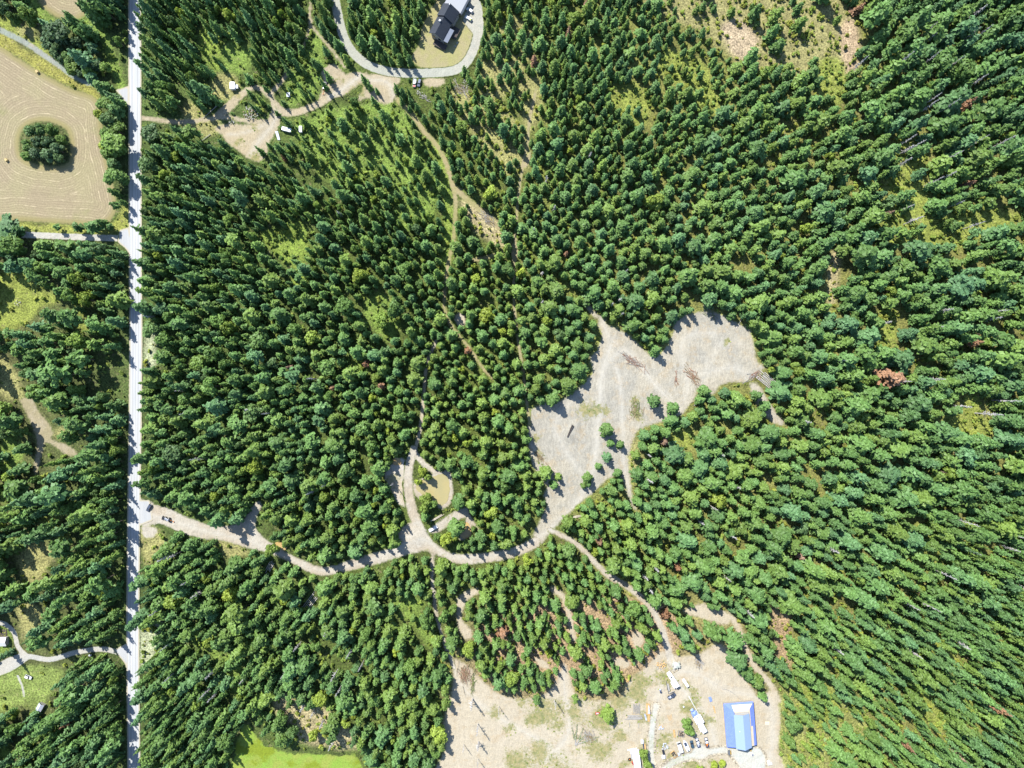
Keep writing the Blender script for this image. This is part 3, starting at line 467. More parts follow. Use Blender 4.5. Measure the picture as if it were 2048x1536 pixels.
for i in range(6): proto('fir__%d' % i, conifer(10+i, 10, 7, .13, .55, .45, 2.2, .5, .4, .22, .36, .06, .15, 5), 'needle')
for i in range(4): proto('spruce__%d' % i, conifer(30+i, 14, 6, .05, .72, .1, 3.4, .6, .35, .24, .34, .05, .14, 4), 'needle')
for i in range(4): proto('pine__%d' % i, conifer(50+i, 8, 5, .34, .5, .75, 2.2, .15, .5, .2, .22, .14, .17, 7), 'needle')
for i in range(3): proto('broadleaf__%d' % i, broadleaf(70+i), 'leaf')
for i in range(2): proto('shrub__%d' % i, broadleaf(90+i, 5, 34, .0, .16, .9, .6), 'shrub')
for i in range(3): proto('snag__%d' % i, snag(100+i, 30+14*i), 'dead', 'dead')
for i in range(2): proto('russet__%d' % i, conifer(120+i, 13, 6, .12, .8, 0, 2.8, .4, .3, .26, .2, .25), 'russet', 'dead')

# zones of the forest: u, v, crown width px, height m, spacing, pine share, broadleaf share, spruce share, tint (0 yellow-green .. 1 blue-green)
Z0 = [(110, 150, 34, 17, .70, 0, .95, 0, .8), (90, 290, 30, 13, .7, 0, 1, 0, .9), (228, 280, 32, 17, .7, .1, .85, 0, .5), (225, 40, 24, 28, .75, .3, 0, .4, .8), (20, 30, 26, 22, .8, .2, .5, .2, .8), (100, 480, 30, 20, .8, .4, .3, 0, .7),
     (120, 560, 27, 26, .92, .6, .1, .1, .6), (60, 650, 28, 25, 1.0, .6, .05, .1, .6), (150, 750, 26, 26, .9, .6, .1, .1, .55), (40, 900, 28, 24, .9, .3, .3, .2, .5), (150, 980, 24, 27, .85, .35, .05, .3, .6), (120, 1200, 25, 27, .95, .3, .05, .3, .6), (200, 1150, 22, 27, .85, .2, .05, .4, .6), (180, 1420, 22, 28, .8, .15, .02, .5, .6), (40, 1480, 24, 28, .85, .3, .1, .4, .7),
     (350, 60, 17, 25, .95, .1, .05, .7, .55), (460, 40, 16, 24, 1.05, .1, .08, .7, .5), (600, 60, 19, 19, .95, 0, .12, .5, .45), (350, 220, 20, 22, .9, .1, .1, .5, .6), (560, 200, 15, 13, 1.2, 0, .15, .7, .35), (650, 270, 15, 13, 1.15, 0, .15, .6, .35), (760, 90, 19, 18, .9, 0, .1, .6, .4), (830, 320, 16, 12, 1.15, 0, .12, .5, .4), (960, 300, 17, 12, 1.05, 0, .05, .4, .45), (1010, 90, 19, 13, 1.0, 0, .05, .4, .4),
     (400, 380, 18, 21, .85, .1, .05, .5, .6), (330, 480, 19, 22, .85, .1, .05, .5, .6), (420, 600, 20, 22, .85, .1, .08, .4, .6), (600, 460, 18, 16, .95, 0, .08, .5, .45), (700, 480, 20, 15, .95, 0, .1, .4, .5), (820, 500, 20, 16, .9, 0, .1, .3, .55), (620, 640, 24, 20, .9, .05, .12, .2, .6), (600, 800, 23, 20, .85, .1, .08, .2, .55), (400, 820, 24, 23, .88, .15, .1, .2, .6), (330, 700, 25, 22, .9, .15, .15, .2, .5), (450, 980, 23, 23, .85, .15, .05, .2, .5), (650, 960, 23, 21, .85, .1, .08, .2, .5), (770, 780, 22, 18, .85, 0, .08, .2, .5),
     (960, 560, 19, 13, .9, 0, .08, .2, .35), (970, 680, 19, 13, .88, 0, .08, .2, .3), (930, 800, 20, 14, .85, 0, .08, .1, .25), (960, 900, 24, 16, .85, 0, .1, .1, .25), (1000, 1000, 26, 15, .82, 0, .1, 0, .3), (860, 1000, 26, 15, .85, 0, .3, 0, .2),
     (1100, 200, 19, 13, .95, 0, .03, .2, .5), (1100, 380, 20, 13, .88, 0, .03, .1, .5), (1260, 260, 20, 14, .92, 0, .03, .1, .5), (1200, 480, 24, 17, .82, 0, .03, 0, .5), (1400, 400, 26, 18, .82, 0, .03, 0, .55), (1120, 640, 28, 18, .80, .05, .03, 0, .5), (1400, 560, 28, 19, .82, 0, .02, 0, .55), (1400, 120, 17, 9, 1.1, 0, .05, .2, .45), (1560, 250, 25, 18, .88, .05, .04, 0, .5), (1600, 90, 22, 13, .95, 0, .05, 0, .4),
     (1780, 80, 30, 26, .85, .35, .02, 0, .65), (1950, 80, 30, 27, .85, .35, .02, 0, .7), (1900, 300, 30, 26, .88, .3, .02, 0, .6), (1700, 420, 28, 22, .85, .15, .03, 0, .55), (1880, 440, 24, 20, 1.0, .2, .04, 0, .5), (1900, 620, 32, 26, .82, .2, .03, 0, .65), (1700, 640, 30, 22, .82, .1, .03, 0, .6), (1650, 800, 30, 21, .82, 0, .03, 0, .45), (1850, 850, 30, 24, .85, .1, .03, 0, .6), (1990, 900, 28, 25, .85, .1, .03, 0, .6),
     (1350, 960, 27, 18, .78, 0, .03, 0, .5), (1480, 880, 28, 18, .8, 0, .03, 0, .5), (1240, 1060, 26, 16, .8, 0, .04, 0, .4), (1400, 1120, 26, 18, .8, 0, .03, 0, .5), (1600, 1050, 28, 21, .82, 0, .02, .1, .6), (1750, 1050, 26, 22, .85, 0, .02, .2, .55), (1950, 1120, 22, 24, .85, 0, .02, .5, .5), (1600, 1230, 26, 22, .85, 0, .02, .2, .6), (1800, 1250, 21, 23, .88, 0, .02, .6, .55), (1980, 1350, 19, 25, .85, 0, .01, .8, .6), (1950, 1500, 19, 25, .85, 0, .01, .8, .65), (1750, 1420, 20, 20, .95, 0, .02, .6, .5), (1620, 1500, 19, 17, 1.0, 0, .04, .5, .4),
     (1140, 1130, 21, 14, .82, 0, .05, .1, .35), (1000, 1180, 20, 14, .82, 0, .05, .2, .35), (1100, 1260, 20, 14, .82, 0, .05, .2, .35), (1240, 1250, 21, 14, .85, 0, .05, .1, .4), (1360, 1230, 24, 16, .9, 0, .03, .1, .5), (1000, 1350, 22, 14, .82, 0, .1, .2, .4), (1180, 1350, 21, 14, .82, 0, .05, .2, .4),
     (760, 1160, 22, 18, .82, .05, .08, .2, .4), (600, 1180, 23, 20, .85, .1, .06, .2, .5), (400, 1180, 25, 24, .85, .2, .08, .3, .55), (330, 1320, 20, 23, .9, .1, .1, .5, .55), (560, 1320, 23, 20, .85, .1, .06, .3, .5), (780, 1380, 22, 18, .84, .05, .08, .2, .45), (400, 1460, 19, 24, .85, .1, .05, .6, .6), (640, 1440, 24, 17, .9, .05, .15, .2, .45), (840, 1500, 24, 17, .82, .05, .15, .1, .4)]
Z = [(z[0], z[1], z[2]*(1.0 if z[3] < 17 else 1.12), z[3]*(1.22 if z[3] < 17 else .98), z[4], z[5], z[6], z[7]*(.8 if z[3] < 17 else .5), z[8]*.9) for z in Z0]
ZI = {}
for k, c in (('D', 2), ('H', 3), ('sp', 4), ('pine', 5), ('broad', 6), ('spruce', 7), ('tint', 8)): ZI[k] = idw(GU, GV, Z, c, 3.2)
def zval(k, u, v): return float(bilin(ZI[k], u, v))
TREES = []      # dicts: u, v of the base; D metres wide; H metres high; kind; tint; rot
def add_tree(u, v, D, Ht, kind, tint, iso=False, note=None):
    TREES.append(dict(u=u, v=v, D=D, H=Ht, kind=kind, tint=tint, rot=rng.random()*6.283, var=rng.randrange(len(KIND[kind])), iso=iso, note=note))
def base_of(u, v, Ht, f=.55):       # a crown seen at (u, v) stands on a base nearer to the point below the camera
    k = 1-f*Ht/H; return 1024+(u-1024)*k, 768+(v-768)*k
ISO = []        # single trees the photo shows in the open: crown centre px, crown px, height, kind, tint, note
def iso(note, kind, *rows):
    for u, v, d, h, t in rows: ISO.append((u, v, d, h, kind, t, note))
iso('in the bare clearing', 'fir', (1312, 700, 24, 15, .45), (1308, 802, 28, 16, .6), (1411, 783, 27, 14, .4), (1216, 860, 30, 14, .35), (1223, 887, 17, 9, .5), (1241, 889, 18, 10, .35), (1213, 915, 21, 11, .85), (1198, 932, 16, 9, .5), (1174, 954, 22, 12, .3), (1177, 968, 15, 9, .45), (1166, 972, 13, 8, .25), (1092, 949, 32, 15, .15), (1116, 955, 16, 9, .1), (1109, 970, 19, 12, .45), (1235, 946, 20, 12, .5), (1240, 960, 14, 9, .45), (1345, 816, 26, 15, .5), (1345, 842, 30, 16, .6), (1515, 790, 22, 14, .5), (1530, 812, 26, 15, .55), (1523, 828, 20, 12, .5))
iso('in the homestead yard', 'fir', (1467, 1284, 40, 17, .6), (1477, 1322, 38, 17, .7), (1494, 1346, 26, 13, .6), (1484, 1340, 22, 12, .4), (1515, 1364, 28, 13, .2), (1501, 1357, 20, 12, .4), (1526, 1394, 16, 12, .4), (1433, 1212, 20, 11, .5), (1421, 1212, 16, 10, .5), (1215, 1431, 32, 13, .0), (1150, 1399, 13, 10, .2), (1073, 1402, 17, 9, .4), (1290, 1218, 14, 10, .55), (1385, 1211, 10, 8, .4))
iso('by the dirt yard', 'spruce', (538, 213, 9, 6, .4), (499, 186, 13, 11, .35), (531, 177, 12, 9, .4), (553, 226, 12, 8, .35), (572, 243, 16, 17, .5), (566, 206, 13, 9, .4), (519, 301, 14, 17, .5), (538, 290, 12, 10, .4), (728, 158, 17, 15, .35), (738, 172, 15, 11, .3), (754, 181, 11, 9, .4), (747, 200, 14, 13, .4), (792, 176, 14, 14, .4), (803, 201, 12, 13, .45), (819, 217, 12, 10, .4), (656, 152, 16, 17, .4), (646, 168, 14, 18, .5), (575, 140, 16, 16, .6), (548, 150, 14, 18, .6))
iso('beside the house loop', 'spruce', (928, 141, 19, 13, .35), (826, 62, 26, 13, .15), (790, 98, 19, 18, .35), (811, 106, 14, 17, .3), (780, 118, 15, 13, .3), (970, 62, 10, 13, .45), (966, 80, 14, 11, .5), (965, 105, 16, 12, .3), (740, 110, 16, 9, .3), (757, 112, 15, 9, .2))
iso('beside the hay field', 'pine', (158, 455, 19, 12, .6), (190, 455, 30, 15, .6), (222, 455, 13, 9, .6), (116, 455, 13, 8, .5), (233, 412, 15, 14, .5), (250, 407, 12, 11, .5))
iso('beside the gravel road', 'pine', (24, 460, 50, 14, .8), (40, 462, 24, 13, .7))
iso('in the copse within the hay field', 'broadleaf', (66, 266, 28, 11, .75), (86, 260, 26, 12, .7), (106, 262, 27, 11, .45), (127, 280, 22, 10, .4), (58, 292, 28, 10, .6), (80, 285, 27, 12, 1), (100, 288, 28, 12, .9), (118, 300, 27, 11, .9), (55, 312, 22, 8, .5), (76, 310, 28, 11, 1), (98, 312, 30, 11, .9), (122, 316, 22, 9, .8))
iso('between the ponds', 'broadleaf', (845, 945, 24, 10, .1), (838, 962, 18, 9, .1), (856, 955, 18, 10, .3), (853, 1000, 32, 12, .25), (848, 1018, 22, 10, .3), (866, 1010, 22, 9, .4))
iso('', 'broadleaf', (425, 772, 46, 20, .5), (690, 612, 44, 20, .55), (790, 620, 40, 19, .6), (332, 678, 36, 18, .5), (660, 792, 26, 15, .45), (722, 552, 38, 17, .12), (768, 642, 36, 15, .3), (455, 728, 30, 18, .6), (800, 825, 38, 18, .45), (690, 985, 30, 17, .4), (365, 30, 22, 14, .1), (460, 35, 24, 14, .15), (545, 1100, 30, 16, .3), (820, 1330, 32, 16, .4), (735, 1265, 28, 15, .45), (160, 680, 40, 20, .3), (180, 600, 36, 18, .2), (590, 660, 30, 17, .5))
iso('in the homestead yard', 'broadleaf', (1371, 1446, 27, 8, .4), (1379, 1461, 25, 8, .4), (1288, 1508, 22, 9, .3), (1296, 1526, 26, 10, .3), (1427, 1528, 18, 5, 0), (1443, 1526, 18, 4, 0), (1400, 1535, 16, 4, .2))
for u, v, d, h, k, t, note in ISO:
    bu, bv = base_of(u, v, h, .45); add_tree(bu, bv, d*S, h, k, t, True, note)
CLEAR = [(834, 166, 17), (842, 188, 12), (852, 198, 10), (925, 180, 16), (466, 172, 14), (577, 190, 7), (573, 259, 9), (601, 258, 8), (556, 272, 9), (424, 222, 14), (412, 276, 10), (867, 1056, 12), (875, 1036, 12), (3, 1284, 18), (4, 1266, 18), (78, 1418, 14), (57, 1354, 12), (181, 1310, 8), (540, 1133, 10), (620, 1205, 12), (1535, 762, 14), (975, 436, 14), (300, 1015, 12), (650, 175, 10), (1322, 1330, 12), (36, 608, 10), (463, 246, 8), (1153, 1033, 8)]
def near1(img, u, v): return img[min(NV-1, max(0, int((v-V0)/RES+.5))), min(NU-1, max(0, int((u-U0)/RES+.5)))]
grid = {}; GC_ = 10
def near_ok(u, v, d, f):
    R = int(30//GC_)+1; a, b = int(u//GC_), int(v//GC_)
    for i in range(a-R, a+R+1):
        for j in range(b-R, b+R+1):
            for (uu, vv, dd) in grid.get((i, j), ()):
                if (uu-u)**2+(vv-v)**2 < ((d+dd)*.5*f)**2: return False
    return True
def put(u, v, d): grid.setdefault((int(u//GC_), int(v//GC_)), []).append((u, v, d))
for t in TREES: put(t['u'], t['v'], t['D']/S*.9)
N_TRY = 130000
cu = nrg.uniform(-120, 2170, N_TRY); cv = nrg.uniform(-140, 1660, N_TRY)
dd_ = bilin(DENS, cu, cv); op = bilin(OPEN, cu, cv); vals = {k: bilin(ZI[k], cu, cv) for k in ZI}; rr = nrg.random((N_TRY, 6))
gapn = fbm(cu, cv, 60, 77, 3)
for i in range(N_TRY):
    u, v = cu[i], cv[i]
    D = vals['D'][i]*((.66+.92*rr[i, 0]**1.5) if i < N_TRY*.5 else .42+.35*rr[i, 0])
    lim = -6 if 240 < u < 262 else -3.5
    if u > 262 and u < 330: lim = -17
    if op[i] > min(lim, -.22*D): continue
    if not near_ok(u, v, D, vals['sp'][i]*(.92 if dd_[i] > .6 else .8)): continue
    hh = vals['H'][i]; bad = False
    for f in (.35, .6, .85):
        k = 1/(1-f*hh/H); cu_, cv_ = 1024+(u-1024)*k, 768+(v-768)*k
        if near1(SEEN, cu_, cv_) > -.18*D or near1(DENS, cu_, cv_) < .12: bad = True; break
        if any((cu_-x)**2+(cv_-y)**2 < (r+.4*D)**2 for x, y, r in CLEAR): bad = True; break
    if bad: continue
    put(u, v, D)
    if rr[i, 1] > dd_[i]*(1-.6*max(0, gapn[i]-.3)/.4): continue
    q = rr[i, 2]; pb, pp, ps = vals['broad'][i], vals['pine'][i], vals['spruce'][i]
    kind = 'broadleaf' if q < pb else 'pine' if q < pb+pp else 'spruce' if q < pb+pp+ps else 'fir'
    Ht = vals['H'][i]*(.68+.46*rr[i, 3])*(.75 if kind == 'broadleaf' else 1)*(.4+.6*min(1.25, D/vals['D'][i]))
    tint = min(1, max(0, vals['tint'][i]+(rr[i, 4]-.52)*.72))
    if kind == 'broadleaf': D *= 1.15
    if kind == 'fir' and rr[i, 5] > .992: kind = 'russet'
    add_tree(u, v, D*S, Ht, kind, tint)
# dead standing trunks: base px, height, crown width px
SNAGS = [(945, 1397, 16, 20), (956, 1447, 16, 14), (957, 1482, 12, 16), (998, 1412, 13, 7), (928, 1488, 11, 7), (1109, 1400, 13, 12), (956, 1517, 14, 6), (788, 965, 15, 8)]
for i in range(110):
    zx = [(1760, 1990, 290, 480), (1700, 1990, 40, 250), (1560, 1990, 560, 900), (1640, 2030, 1020, 1300), (300, 620, 1080, 1400), (300, 700, 430, 1000), (1000, 1250, 300, 640), (1280, 1500, 900, 1250), (560, 760, 1200, 1480)][i % 9]
    SNAGS.append((rng.uniform(zx[0], zx[1]), rng.uniform(zx[2], zx[3]), None, None))
for u, v, h, d in SNAGS:
    hand = h is not None
    if not hand:
        if float(bilin(OPEN, u, v)) > -6: continue
        h = zval('H', u, v)*rng.uniform(.75, 1.15); d = rng.uniform(9, 16)
    add_tree(u, v, d*S, h, 'snag', .5, hand, 'dead')
# undergrowth: shrubs and saplings nobody could count
SH = []
NS = 60000; su = nrg.uniform(-100, 2150, NS); sv_ = nrg.uniform(-120, 1650, NS); ds = bilin(SHRUB, su, sv_); os_ = bilin(OPEN, su, sv_); rs_ = nrg.random((NS, 5)); tz = bilin(TONE, su, sv_); cl = fbm(su, sv_, 22, 91, 3)
for i in range(NS):
    dep = -2.5 if not (240 < su[i] < 300) else -4
    if os_[i] > dep or any((su[i]-x)**2+(sv_[i]-y)**2 < (r*.8)**2 for x, y, r in CLEAR) or rs_[i, 0] > ds[i]*(.35+.9*max(0, cl[i]+.35)) : continue
    yel = tz[i, 0]/max(.01, tz[i, 1]); tint = np.clip(1.25-yel*.95+(rs_[i, 3]-.5)*.7, 0, 1)
    D = (4+9*rs_[i, 1]**1.8)*S; SH.append((su[i], sv_[i], D, D*(.5+.5*rs_[i, 2]), tint, rs_[i, 4]))
wz = WEED > .35
jj, ii = np.nonzero(wz); sel = nrg.random(len(jj)) < .10
for j, i in zip(jj[sel], ii[sel]):
    u, v = U0+RES*(i+nrg.random()), V0+RES*(j+nrg.random()); D = nrg.uniform(1.2, 3.2)*S*1.4; SH.append((u, v, D, D*.45, nrg.uniform(.1, .7), nrg.random()))

def scatter(name, rows, protos, label, cat):
    """rows: x, y, D, H, tint, rot, index of the mesh; one object, its instances made by geometry nodes"""
    A = np.array([(r[0], r[1]) for r in rows]); z = relief(A[:, 0], A[:, 1])
    me = bpy.data.meshes.new(name); me.vertices.add(len(rows)); me.vertices.foreach_set('co', np.concatenate([A, z[:, None]], 1).astype(np.float32).ravel())
    for k, ty, col in (('tint', 'FLOAT', [r[4] for r in rows]), ('idx', 'INT', [r[6] for r in rows])): me.attributes.new(k, ty, 'POINT').data.foreach_set('value', np.array(col, np.float32 if ty == 'FLOAT' else np.int32))
    for k, arr in (('scl', [(r[2], r[2], r[3]) for r in rows]), ('rot', [(0, 0, r[5]) for r in rows])): me.attributes.new(k, 'FLOAT_VECTOR', 'POINT').data.foreach_set('vector', np.array(arr, np.float32).ravel())
    o = link(name, me); tag(o, label, cat, kind='stuff')
    col = bpy.data.collections.new(name+'_sorts')
    for i, p in enumerate(protos): col.objects.link(bpy.data.objects.new('sort_%s_%03d' % (name, i), p))
    g = bpy.data.node_groups.new(name, 'GeometryNodeTree'); g.interface.new_socket('Geometry', in_out='INPUT', socket_type='NodeSocketGeometry'); g.interface.new_socket('Geometry', in_out='OUTPUT', socket_type='NodeSocketGeometry')
    N = g.nodes; gi = N.new('NodeGroupInput'); go = N.new('NodeGroupOutput'); ci = N.new('GeometryNodeCollectionInfo'); ci.inputs[0].default_value = col; ci.inputs[1].default_value = True; ci.inputs[2].default_value = True
    ip = N.new('GeometryNodeInstanceOnPoints'); g.links.new(gi.outputs[0], ip.inputs['Points']); g.links.new(ci.outputs[0], ip.inputs['Instance']); ip.inputs['Pick Instance'].default_value = True
    def na(nm, ty):
        a = N.new('GeometryNodeInputNamedAttribute'); a.data_type = ty; a.inputs[0].default_value = nm; return a.outputs[0]
    g.links.new(na('idx', 'INT'), ip.inputs['Instance Index']); g.links.new(na('scl', 'FLOAT_VECTOR'), ip.inputs['Scale']); g.links.new(na('rot', 'FLOAT_VECTOR'), ip.inputs['Rotation'])
    g.links.new(ip.outputs[0], go.inputs[0]); md = o.modifiers.new('scatter', 'NODES'); md.node_group = g; return o
# how large each tree shows: the 300 largest conifers (hand placed ones first), every broadleaf and every dead trunk are things
for t in TREES:
    k = H/(H-.55*t['H']); t['cu'], t['cv'] = 1024+(t['u']-1024)*k, 768+(t['v']-768)*k
    r = math.hypot(t['cu']-1024, t['cv']-768); t['show'] = t['D']/S*(t['D']/S+t['H']/H*r)
    t['in'] = 6 < t['cu'] < 2042 and 6 < t['cv'] < 1530; t['solo'] = False
def pick(kinds, limit):
    c = [t for t in TREES if t['kind'] in kinds and t['in']]; c.sort(key=lambda t: (not t['iso'], -t['show']))
    for t in c[:limit]: t['solo'] = True
pick(('fir', 'spruce', 'pine', 'russet'), 300); pick(('broadleaf',), 300); pick(('snag',), 90)
print('TREES', len(TREES), {k: (sum(t['kind'] == k for t in TREES), sum(t['kind'] == k and t['solo'] for t in TREES)) for k in KIND}, 'SHRUBS', len(SH))
PL, PI = [], {}
for k in ('fir', 'spruce', 'pine', 'russet', 'broadleaf', 'snag'): PI[k] = len(PL); PL += [p[2] for p in KIND[k]]
def rows_of(f): return [(*W(t['u'], t['v']), t['D'], t['H'], t['tint'], t['rot'], PI[t['kind']]+t['var']) for t in TREES if f(t)]
scatter('conifer_forest', rows_of(lambda t: not t['solo'] and t['kind'] not in ('broadleaf', 'snag')), PL, 'dense dark green conifer forest covering most of the land around the clearings', 'forest')
rest = rows_of(lambda t: not t['solo'] and t['kind'] in ('broadleaf', 'snag'))
if rest: scatter('broadleaf_wood', rest, PL, 'leafy trees scattered through the outer edge of the conifer forest', 'forest')
scatter('undergrowth', [(*W(s[0], s[1]), s[2], s[3], s[4], s[5]*6.28, int(s[5]*97) % 2) for s in SH], [p[2] for p in KIND['shrub']], 'low yellow green shrubs and saplings filling the gaps between the trees', 'undergrowth')

# ------------------------------------------------------------------ the trees that are things of their own
LAND = [('bare clearing', 1250, 800), ('homestead yard', 1300, 1450), ('blue-roofed house', 1480, 1450), ('hay field', 120, 300), ('black-roofed house', 890, 50), ('muddy ponds', 870, 985), ('dirt yard with debris', 500, 240)]
def tree_label(t):
    u, v = t['cu'], t['cv']; k = t['kind']
    col = ('yellow-green', 'light green', 'mid green', 'dark green', 'blue-green')[min(4, int(t['tint']*5))]
    size = 'tall' if t['H'] > 20 else 'small' if t['H'] < 10 else 'medium'
    kind = {'fir': 'bushy fir', 'spruce': 'narrow spruce', 'pine': 'pine', 'broadleaf': 'leafy tree', 'russet': 'brown dying conifer', 'snag': 'bare grey dead tree'}[k]
    if k in ('snag', 'russet'): col = ''
    if t['iso'] and t['note'] and t['note'] != 'dead': where = t['note']
    elif abs(u-270) < 45: where = 'at the gravel road edge'
    elif u < 230: where = 'left of the gravel road'
    else:
        d, nm, lu, lv = min((math.hypot(u-a, v-b), n_, a, b) for n_, a, b in LAND)
        du, dv = u-lu, v-lv; where = ('right of' if du > 0 else 'left of') if abs(du) > abs(dv) else ('below' if dv > 0 else 'above'); where += ' the '+nm
    return ' '.join(x for x in (size, col, kind) if x)+' '+where+', %d%% across, %d%% down' % (round(u/20.48), round(v/15.36))
NAMES = {'fir': 'fir_tree', 'spruce': 'spruce_tree', 'pine': 'pine_tree', 'broadleaf': 'leafy_tree', 'russet': 'dying_conifer', 'snag': 'dead_tree'}
GRP = {'fir': 'conifers of the forest', 'spruce': 'conifers of the forest', 'pine': 'conifers of the forest', 'russet': 'dying conifers in the forest', 'broadleaf': 'leafy trees among the conifers', 'snag': 'dead standing trees'}
for t in TREES:
    if not t['solo']: continue
    x, y = W(t['u'], t['v']); e = link(NAMES[t['kind']], None, loc=(x, y, zat(x, y))); e.scale = (t['D'], t['D'], t['H']); e.rotation_euler = (0, 0, t['rot'])
    tag(e, tree_label(t), 'tree', GRP[t['kind']]); cr, tk, _ = KIND[t['kind']][t['var']]
    a = link('branches' if t['kind'] == 'snag' else 'crown', cr, e); a['tint'] = float(t['tint']); link('trunk', tk, e)
# ------------------------------------------------------------------ small builders for made things
class G:
    """collects shapes in the local space of a thing and links them as ONE mesh object"""
    def __init__(s): s.V, s.F = [], []
    def add(s, vs, fs, mat=None):
        k = len(s.V); s.V += [(mat @ Vector(v)) if mat else Vector(v) for v in vs]; s.F += [tuple(k+i for i in f) for f in fs]; return s
    def box(s, c, d, rz=0, tap=1.0, rx=0):
        x, y, z = d[0]/2, d[1]/2, d[2]/2; vs = [(a*x*(tap if e > 0 else 1), b*y*(tap if e > 0 else 1), e*z) for e in (-1, 1) for a, b in ((-1, -1), (1, -1), (1, 1), (-1, 1))]
        return s.add(vs, [(3, 2, 1, 0), (4, 5, 6, 7), (0, 1, 5, 4), (1, 2, 6, 5), (2, 3, 7, 6), (3, 0, 4, 7)], Matrix.Translation(c) @ Matrix.Rotation(rz, 4, 'Z') @ Matrix.Rotation(rx, 4, 'X'))
    def loft(s, secs):
        """secs: (x, half width, z low, z high, top half width) from the back to the front"""
        n = len(secs); vs = []
        for x, hw, z0, z1, tw in secs: vs += [(x, -hw, z0), (x, hw, z0), (x, hw, z0+(z1-z0)*.6), (x, tw, z1), (x, -tw, z1), (x, -hw, z0+(z1-z0)*.6)]
        fs = [(5, 4, 3, 2, 1, 0), tuple(6*(n-1)+i for i in range(6))]
        for k in range(n-1): fs += [(6*k+i, 6*k+(i+1) % 6, 6*k+6+(i+1) % 6, 6*k+6+i) for i in range(6)]
        return s.add(vs, fs)
    def tube(s, p0, p1, r0, r1=None, k=8): cyl(s.V, s.F, p0, p1, r0, r0 if r1 is None else r1, k); return s
    def quad(s, *vs): return s.add(vs, [tuple(range(len(vs)))])
    def rock(s, c, r, seed, flat=.6):
        q = random.Random(seed); bm = bmesh.new(); bmesh.ops.create_icosphere(bm, subdivisions=1, radius=r)
        s.add([(v.co.x*q.uniform(.7, 1.25), v.co.y*q.uniform(.7, 1.25), v.co.z*flat*q.uniform(.7, 1.2)) for v in bm.verts], [[v.index for v in f.verts] for f in bm.faces], Matrix.Translation(c) @ Matrix.Rotation(q.random()*6, 4, 'Z')); bm.free(); return s
    def build(s, name, mat, parent=None, bev=0, label=None):
        o = link(name, mesh_from(name, s.V, s.F, mats=[mat]), parent)
        if bev: b = o.modifiers.new('bevel', 'BEVEL'); b.width = bev; b.segments = 2; b.limit_method = 'ANGLE'
        if label: o['label'] = label
        return o
def spot(u, v, h=0.0):
    """ground point under a thing that is seen at (u, v) when that point of it is h metres up"""
    k = 1-h/H; return W(1024+(u-1024)*k, 768+(v-768)*k)
def thing(name, label, cat, u, v, front=(0, -1), h=0.0, group=None, lift=.26):
    x, y = spot(u, v, h); o = link(name, None, loc=(x, y, zat(x, y)+lift)); o.rotation_euler = (0, 0, math.atan2(-front[1], front[0])); return tag(o, label, cat, group)
def paint(name, col, rough=.35, metal=.0, var=.06): return plain(name, col, rough, var, metal, .5, .8)
M['white'] = paint('white_paint', (0.508, 0.508, 0.517)); M['offwhite'] = paint('dusty_white', (0.426, 0.426, 0.410)); M['silver'] = paint('silver_paint', (0.279, 0.295, 0.320), .3, .5); M['black'] = paint('black_paint', (0.015, 0.016, 0.021), .25); M['navy'] = paint('dark_blue_paint', (0.021, 0.033, 0.070), .25); M['teal'] = paint('dark_teal_paint', (0.025, 0.049, 0.070), .25); M['slate'] = paint('slate_paint', (0.057, 0.070, 0.098), .3, .3)
M['glass'] = paint('tinted_glass', (0.010, 0.015, 0.023), .06); M['tyre'] = plain('tyre_rubber', (0.016, 0.016, 0.016), .85); M['red'] = paint('red_paint', (0.344, 0.029, 0.016), .4); M['orange'] = paint('orange_paint', (0.410, 0.131, 0.016), .45); M['yellow'] = paint('yellow_paint', (0.451, 0.271, 0.016), .45); M['steel'] = plain('steel', (0.131, 0.135, 0.139), .5, .2, .5)
M['lumber'] = plain('fresh_lumber', (0.377, 0.238, 0.098), .8, .2); M['paleply'] = plain('plywood', (0.410, 0.344, 0.254), .8, .08, 0, .2, .6); M['oldwood'] = plain('grey_wood', (0.221, 0.209, 0.189), .9, .25); M['peel'] = plain('peeled_log', (0.344, 0.303, 0.238), .85, .2); M['soil'] = plain('dark_soil', (0.049, 0.041, 0.037), .95, .3); M['tarpblue'] = plain('blue_tarp', (0.123, 0.172, 0.328), .5, .12); M['tarpgrey'] = plain('grey_tarp', (0.295, 0.312, 0.361), .5, .2, 0, .3, 1.2); M['tarpwhite'] = plain('white_tarp', (0.476, 0.484, 0.492), .5, .12)
M['stone'] = plain('pale_stone', (0.22, 0.215, 0.19), .9, .2); M['palepile'] = plain('pale_gravel_heap', (.33, .34, .29), .9, .12, 0, .1, 1.5); M['hay_straw'] = plain('straw', (0.369, 0.279, 0.131), .95, .25, 0, .1, 3); M['rust'] = plain('rusty_metal', (0.164, 0.082, 0.049), .9, .3); M['foliage_dry'] = plain('dry_brush', (0.180, 0.139, 0.082), .95, .35, 0, .1, 1.5); M['brushred'] = plain('reddish_brush', (0.213, 0.123, 0.082), .95, .35, 0, .1, 1.5); M['brushgreen'] = plain('wilted_boughs', (0.115, 0.139, 0.049), .95, .35, 0, .1, 1.5); M['siding'] = plain('wall_siding', (0.246, 0.230, 0.205), .8, .1)
m = NT('black_shingles'); M['shingle'] = m.done(m.scale((0.021, 0.025, 0.033), m.ramp(m.noise(1.5, 4, .7), .3, .7, .8, 1.25)), .75, None, 0, .3)
